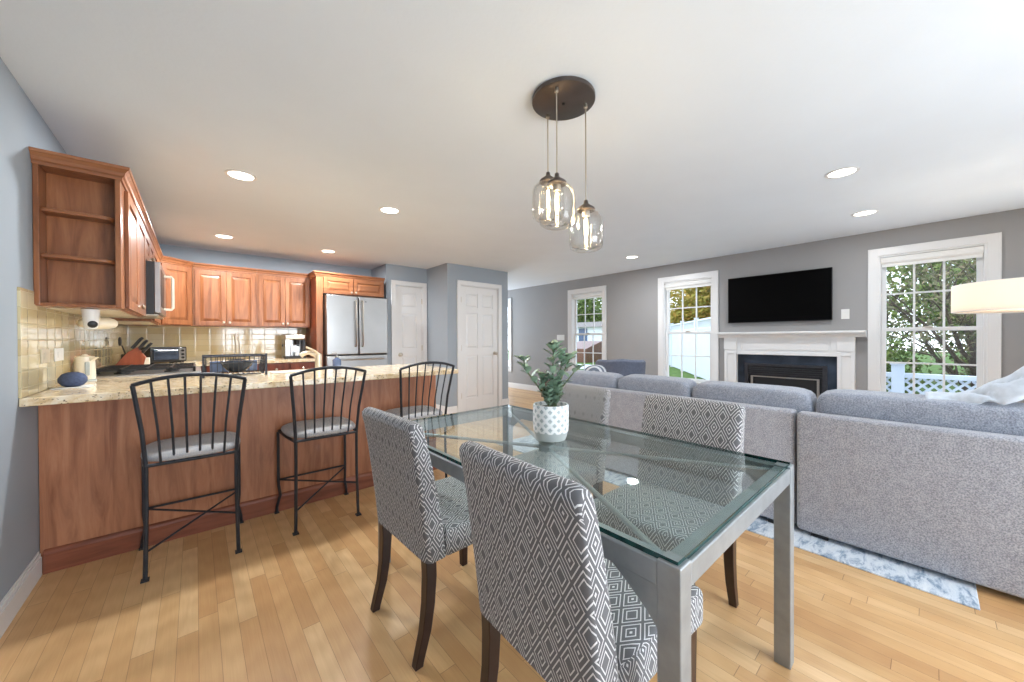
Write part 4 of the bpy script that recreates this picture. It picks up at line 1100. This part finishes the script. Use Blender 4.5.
# striped pillow on the seat of the far end of the sofa
b=MB(); b.M=Matrix.Translation((3.44,2.515,.760))@Matrix.Rotation(.12,4,'Z'); b.superell((0,0,0),(.19,.095,.158),2.8,14)
m_,n_=mat('stripe_fabric',S(200,204,208),.9); _,x_,y_,z_=n_.obj(); n_.l(n_.mix(n_.math('GREATER_THAN',n_.math('FRACT',n_.math('MULTIPLY',n_.math('ADD',y_,n_.math('MULTIPLY',x_,.5)),16.0)),.5),S(206,208,210),S(104,112,126)),n_.b.inputs['Base Color'])
tag(b.build('throw_pillow','stripe_fabric',smooth=True,weld=True,angle=180),'grey and white striped pillow lying on the far arm of the sofa, near the armchair','pillow')
# small wooden side table by the far wall
def side_table():
    x,y=5.62,5.22
    r=root('side_table',(x,y,0),'small brown wooden side table by the far window, behind the plant','side table')
    MB().box(x-.17,x+.17,y-.17,y+.17,.30,.33).build('top','walnut',r,bevel=.004)
    MB().box(x-.14,x+.14,y-.14,y+.14,.22,.30).build('apron','walnut',r)
    for a in (-1,1):
        for c_ in (-1,1): MB().box(x+a*.13-.02,x+a*.13+.02,y+c_*.13-.02,y+c_*.13+.02,0,.30).build('leg','walnut',r,bevel=.003)
side_table()
# fireplace
def fireplace():
    r=root('fireplace',(XR,1.29,0),'white painted fireplace mantel with dark slate surround and black gas insert','fireplace')
    X=XR
    Y0,Y1=.59,1.99
    for a,c_ in ((Y0,.745),(1.835,Y1)):
        b=MB(); b.box(X-.085,X-.001,a,c_,0,1.24); b.box(X-.098,X-.085,a,c_,0,.16); b.box(X-.098,X-.085,a,a+.035,.16,1.03); b.box(X-.098,X-.085,c_-.035,c_,.16,1.03); b.box(X-.098,X-.085,a+.035,c_-.035,.99,1.03)
        b.box(X-.10,X-.085,a-.004,c_+.004,1.05,1.24)
        b.build('pilaster','white_paint',r,bevel=.002)
    b=MB(); b.box(X-.07,X-.001,.745,1.835,.985,1.24); b.box(X-.085,X-.07,.745,1.835,.985,1.02); b.box(X-.085,X-.07,.745,1.835,1.19,1.24); b.box(X-.085,X-.07,.745,.80,1.02,1.19); b.box(X-.085,X-.07,1.78,1.835,1.02,1.19)
    b.box(X-.078,X-.07,.83,1.75,1.05,1.16)
    b.build('frieze','white_paint',r,bevel=.002)
    b=MB(); prof=[(X,1.22),(X-.10,1.22),(X-.112,1.235),(X-.128,1.25),(X-.15,1.262),(X-.15,1.27),(X-.175,1.272),(X-.178,1.285),(X-.175,1.298),(X,1.298)]
    b.loft([[(px_,y_,pz_) for px_,pz_ in prof] for y_ in (.495,2.065)]); b.build('shelf','white_paint',r)
    b=MB(); b.box(X-.03,X-.001,.745,.845,.0,.985); b.box(X-.03,X-.001,1.745,1.835,0,.985); b.box(X-.03,X-.001,.845,1.745,.86,.985); b.build('stone_surround','slate',r,bevel=.001)
    b=MB(); b.box(X-.045,X-.001,.845,.89,.05,.86); b.box(X-.045,X-.001,1.70,1.745,.05,.86); b.box(X-.045,X-.001,.89,1.70,.825,.86)
    for k in range(4): z_=.79-k*.028; b.box(X-.042,X-.012,.89,1.70,z_,z_+.016)
    b.box(X-.03,X-.001,.89,1.70,.05,.18); b.build('insert_frame','fire_black',r,bevel=.002)
    MB().box(X-.012,X-.002,.89,1.70,.18,.83).build('firebox','black',r)
    g=MB(); g.box(X-.04,X-.028,.92,1.67,.20,.215); g.box(X-.04,X-.028,.92,1.67,.675,.69); g.box(X-.04,X-.028,.92,.945,.215,.675); g.box(X-.04,X-.028,1.645,1.67,.215,.675); g.build('glass_door_frame','nickel',r)
fireplace()
# television
r=root('television',(XR-.04,1.383,1.43),'large flat black television mounted above the mantel','television')
MB().box(XR-.055,XR-.028,.795,1.955,1.432,2.082).build('bezel','black',r,bevel=.003)
MB().box(XR-.0565,XR-.055,.801,1.949,1.440,2.076).build('screen','tv_screen',r)
MB().box(XR-.028,XR-.001,1.2,1.58,1.6,1.9).build('wall_bracket','black',r)
# switches
def plate(nm,y0,y1,z0,z1,n,label):
    r=root(nm,(XR,(y0+y1)/2,z0),label,'light switch')
    MB().box(XR-.006,XR-.0005,y0,y1,z0,z1).build('cover_plate','white_plastic',r,bevel=.0015)
    for k in range(n):
        yc=y0+(y1-y0)*(k+.5)/n; MB().box(XR-.010,XR-.006,yc-.015,yc+.015,z0+.027,z1-.027).build('rocker','white_plastic',r,bevel=.001)
plate('light_switch',.645,.72,1.44,1.56,1,'single white switch plate on the wall right of the television')
plate('light_switch',5.14,5.35,1.18,1.30,3,'wide triple switch plate left of the far window with the armchair')
# thermostat-like curtain tie knob at the far window
# arc floor lamp with drum shade
def lamp():
    X=4.75; 
    cx,cy=4.62,-.50; R=.395
    r=root('floor_lamp',(5.2,-1.35,0),'arc floor lamp with a wide cream drum shade glowing beside the right window','floor lamp')
    z0,z1=1.412,1.618
    b=MB(); n=56; ring=lambda rr,z:[(cx+rr*math.cos(2*PI*k/n),cy+rr*math.sin(2*PI*k/n),z) for k in range(n)]
    b.loft([ring(R,z0),ring(R,z1)],cap=False); b.loft([ring(R-.003,z1),ring(R-.003,z0)],cap=False); b.build('lamp_shade','lamp_shade_fabric',r,smooth=True)
    b=MB(); 
    for z in (z0,z1): b.tube([(cx+(R-.002)*math.cos(2*PI*k/n),cy+(R-.002)*math.sin(2*PI*k/n),z) for k in range(n+1)],.003,6)
    b.build('shade_rim','white_plastic',r,smooth=True)
    b=MB(); b.lathe((cx,cy,z0+.012),[(R-.01,0),(.01,0),(.01,.002),(R-.01,.002)],40,cap=False); b.build('diffuser','lamp_shade_fabric',r)
    b=MB(); b.box(cx-.012,cx+.012,cy-.85,cy+.14,z1+.012,z1+.030); b.cyl((cx,cy),.01,z1-.09,z1+.02,10); b.bar((cx,cy-.85,z1+.021),(5.2,-1.35,z1+.021),.024,.018); b.build('arm','bronze',r)
    MB().tube([(5.2,-1.35,.02),(5.2,-1.35,z1+.03)],.014,12).build('pole','bronze',r,smooth=True)
    MB().lathe((5.2,-1.35,0),[(.16,0),(.16,.015),(.14,.022),(.02,.028)],36).build('base','bronze',r,smooth=True)
    bl=MB(); bl.superell((cx,cy,z1-.13),(.03,.03,.045),2,8); bl.build('bulb','downlight_glow',r,smooth=True)
    add_light('lamp_bulb','POINT',(cx,cy+.09,z1-.12),8,(1,.86,.68),.04)
lamp()

# ================================================================== OUTSIDE
GZ=-.35
o=MB().box(XR+.16,60,-25,45,GZ-.1,GZ).build('lawn','lawn'); o['kind']='structure'
o=MB().box(-20,XR+.3,-30,YN-.16,GZ-.1,GZ).build('lawn_rear','lawn'); o['kind']='structure'
# side deck with lattice railing outside the big window
def railing():
    XD=8.3; r=root('deck_railing',(XD,0,GZ),'white lattice deck railing outside the large right window','railing')
    z0,z1=.12,.66
    b=MB(); b.box(XD-.05,XD+.05,-3.2,.28,z1-.07,z1); b.box(XD-.03,XD+.03,-3.2,.28,z0-.04,z0+.02); b.build('rail','white_vinyl',r,bevel=.004)
    for y in (.34,-1.6,-3.2):
        MB().box(XD-.07,XD+.07,y-.07,y+.07,GZ,.79).box(XD-.085,XD+.085,y-.085,y+.085,0.79,0.82).build('post','white_vinyl',r,bevel=.004)
    def lattice(ya,yb,nm='lattice'):
        b=MB(); hh=z1-.07-z0-.02; st=.115; k=ya-hh
        while k<yb:
            for s,dx in ((1,.006),(-1,-.006)):
                p0=[k,z0+.02]; p1=[k+hh,z1-.07]
                if s<0: p0,p1=[k+hh,z0+.02],[k,z1-.07]
                # clip to ya..yb
                def cl(p,q,y):
                    t=(y-p[0])/(q[0]-p[0]); return [y,p[1]+(q[1]-p[1])*t]
                lo,hi=(p0,p1) if p0[0]<p1[0] else (p1,p0)
                if hi[0]<=ya or lo[0]>=yb: continue
                if lo[0]<ya: lo=cl(lo,hi,ya)
                if hi[0]>yb: hi=cl(lo,hi,yb)
                b.bar((XD+dx,lo[0],lo[1]),(XD+dx,hi[0],hi[1]),.012,.034,(1,0,0)) if False else b.bar((XD+dx,lo[0],lo[1]),(XD+dx,hi[0],hi[1]),.010,.036,(0,1,0)) if False else b.prism([(lo[0],lo[1]-.022),(hi[0],hi[1]-.022),(hi[0],hi[1]+.022),(lo[0],lo[1]+.022)],XD+dx-.004,XD+dx+.004,'x')
            k+=st
        b.build(nm,'white_vinyl',r)
    lattice(-1.53,.27); lattice(-3.1,-1.67); lattice(.41,1.0)
    MB().box(XD-.05,XD+.05,.41,1.0,z1-.07,z1).build('rail','white_vinyl',r)
    MB().box(XR+.16,XD+.1,-3.3,1.0,-.2,-.12).build('deck_boards','concrete',r)
    b=MB(); b.box(XD-.05,XD+.05,-3.2,1.0,GZ,-.2); b.build('skirt','white_vinyl',r)
railing()
# white vinyl fence
def fence():
    A=Vector((11.0,3.2,0)); B=Vector((26.0,13.8,0)); L=(B-A).length; an=math.atan2(B.y-A.y,B.x-A.x)
    r=root('vinyl_fence',(A.x,A.y,GZ),'tall white vinyl privacy fence across the yard, outside the middle window','fence')
    T=Matrix.Translation(A)@Matrix.Rotation(an,4,'Z'); z1=1.92
    def nb(): b=MB(); b.M=T; return b
    b=nb(); x=0
    while x<L-.01: b.box(x,x+.145,-.02,.02,GZ+.05,z1-.34); x+=.15
    b.build('boards','white_vinyl',r)
    b=nb(); b.box(0,L,-.03,.03,z1-.38,z1-.30); b.box(0,L,-.03,.03,z1-.04,z1+.03); x=0
    while x<L: b.box(x,x+.05,-.01,.01,z1-.30,z1-.04); x+=.15
    b.build('top_lattice','white_vinyl',r)
    for k in range(8):
        x=k*L/7; nb().box(x-.065,x+.065,-.065,.065,GZ,z1+.08).box(x-.08,x+.08,-.08,.08,z1+.08,z1+.11).build('post','white_vinyl',r)
fence()
# path, raised bed and neighbour
o=MB().box(15.0,17.6,11.5,30,GZ,GZ+.02).build('garden_path','concrete'); tag(o,'pale concrete path crossing the lawn, seen low in the far window','path')
def house(x,y,w_,d_,h_,label,rz=0):
    r=root('neighbour_house',(x,y,GZ),label,'house')
    T=Mx((x,y,0),rz)
    b=MB(); b.M=T; b.box(-w_/2,w_/2,-d_/2,d_/2,GZ,h_); b.build('walls','siding',r)
    b=MB(); b.M=T; b.prism([(-w_/2-.4,h_),(w_/2+.4,h_),(0,h_+w_*.09)],-d_/2-.4,d_/2+.4,'y'); b.build('roof','roofing',r)
    for k in (-1,0,1):
        b=MB(); b.M=T; b.box(-w_/2-.03,-w_/2,k*d_*.3-.45,k*d_*.3+.45,.9,2.1); b.build('window','screen_blue',r)
house(29,23.5,7,12,2.2,'white neighbouring house with a brown roof, seen through the far window')
o=MB(); o.prism([(19.0,GZ),(20.8,GZ),(20.8,1.05),(19.0,.55)],14.6,16.6,'y'); o=o.build('timber_pile','walnut',bevel=.02); tag(o,'low brown pile of timber on the lawn outside the far window','timber')
# trees and shrubs
def tree(name,x,y,h,rad,trunk_h,m,nleaf,ls,label,seed,group='trees beyond the windows',branches=9,shape=1.0):
    rg=random.Random(seed); r=root(name,(x,y,GZ),label,'tree' if 'shrub' not in name else 'shrub',group)
    tb=MB(); ends=[]
    tb.tube([(x,y,GZ),(x+.05,y,GZ+trunk_h*.5),(x,y+.05,GZ+trunk_h)],[.06*h/3,.045*h/3,.035*h/3],8)
    for k in range(branches):
        a=2*PI*k/branches+rg.random()*.6; e=.35+rg.random()*.9
        z_=GZ+trunk_h*(.25+.75*rg.random()); p=Vector((x,y,z_)); pts=[p]
        d=Vector((math.cos(a)*math.cos(e),math.sin(a)*math.cos(e),math.sin(e)))
        L=rad*(.7+.6*rg.random()); q=p
        for s in range(5):
            d=(d+Vector((rg.uniform(-.3,.3),rg.uniform(-.3,.3),rg.uniform(-.05,.3)))).normalized(); q=q+d*L/5; pts.append(q)
            if s>0:
                d2=(d+Vector((rg.uniform(-.9,.9),rg.uniform(-.9,.9),rg.uniform(-.3,.8)))).normalized(); q2=q+d2*L*.35; q3=q2+(d2+Vector((rg.uniform(-.5,.5),rg.uniform(-.5,.5),.2)))*L*.2
                tb.tube([q,q2,q3],[.010*h/3,.006*h/3,.003*h/3],4); ends+= [q2,q3]
            ends.append(q)
        tb.tube(pts,[.028*h/3*(1-i/6.5) for i in range(6)],5)
    tb.build('trunk','bark',r)
    cz=GZ+trunk_h+ (h-trunk_h)*.5; vs=[];fs=[]
    for i in range(nleaf):
        if rg.random()<.6:
            c=ends[rg.randrange(len(ends))]; s_=.22*rad*.6; p=c+Vector((rg.gauss(0,s_),rg.gauss(0,s_),rg.gauss(0,s_)))
        else:
            a=rg.random()*2*PI; u=rg.uniform(-1,1); rr=rg.random()**.45; q=math.sqrt(1-u*u)
            lump=1+.18*math.sin(a*5+u*4)+.12*math.sin(a*9-u*7)
            p=Vector((x+rad*rr*q*math.cos(a)*lump,y+rad*rr*q*math.sin(a)*lump,cz+(h-trunk_h)*.55*rr*u*lump))
        if p.z<GZ+.1: p.z=GZ+.1+rg.random()*.4
        d=Vector((rg.gauss(0,1),rg.gauss(0,1),rg.gauss(0,1))).normalized(); e_=d.cross(Vector((rg.gauss(0,1),rg.gauss(0,1),rg.gauss(0,1)))).normalized(); s_=ls*(.6+.8*rg.random()); f_=d.cross(e_)*.18*s_
        o=len(vs); vs+=[p-d*s_,p+e_*s_*.45+f_,p+d*s_,p-e_*s_*.45+f_]; fs.append((o,o+1,o+2)); fs.append((o,o+2,o+3))
    me=bpy.data.meshes.new('foliage'); me.from_pydata([tuple(Vector(v_)-Vector((x,y,GZ))) for v_ in vs],[],fs); me.materials.append(MATS[m])
    fo=bpy.data.objects.new('foliage',me); COL.objects.link(fo); fo.parent=r
tree('garden_tree',10.6,-.55,4.6,1.9,1.2,'foliage_mixed',4000,.045,'bare-branched shrubby tree right behind the lattice railing, filling the big window',1,branches=16)
tree('garden_tree',14.4,1.3,5.6,2.0,1.3,'foliage_green',6000,.06,'green tree behind the lattice railing, left part of the big window',2,branches=12)
tree('garden_tree',14.6,-2.7,5.2,2.0,1.2,'foliage_mixed',5000,.06,'brownish tree behind the lattice railing, right part of the big window',3,branches=14)
for i,(x,y,h,rd,m,lb) in enumerate([(19.5,4.6,6.0,2.3,'foliage_autumn','yellow-green autumn tree behind the white fence, right part of the middle window'),
      (22.5,8.0,6.6,2.4,'foliage_autumn','yellow-green autumn tree behind the white fence, centre of the middle window'),
      (27.5,11.2,7.4,2.6,'foliage_autumn','yellow-green autumn tree behind the white fence, left part of the middle window'),
      (37,22.5,9.5,3.3,'foliage_green','dark green tree far off, right part of the far window'),
      (39,30,10,3.4,'foliage_green','dark green tree far off, centre of the far window'),
      (37,37,9.5,3.3,'foliage_mixed','olive tree far off, left part of the far window'),
      (20,-2.0,7,2.9,'foliage_green','tall tree in the distance behind the lattice, seen through the big window')]):
    tree('garden_tree',x,y,h,rd,1.3,m,8000,.15 if x<30 else .2,lb,20+i)

for i,(x,y,h,rd,m,lb) in enumerate([(11.6,.75,1.7,.75,'foliage_green','low leafy shrub behind the deck post, left part of the big window'),
      (11.4,-1.0,1.5,.75,'foliage_mixed','low brownish shrub behind the lattice, middle of the big window'),
      (11.2,-2.7,1.6,.75,'foliage_green','low green shrub behind the lattice, right part of the big window')]):
    tree('garden_shrub',x,y,h,rd,.3,m,2600,.05,lb,60+i,group='shrubs behind the lattice railing')
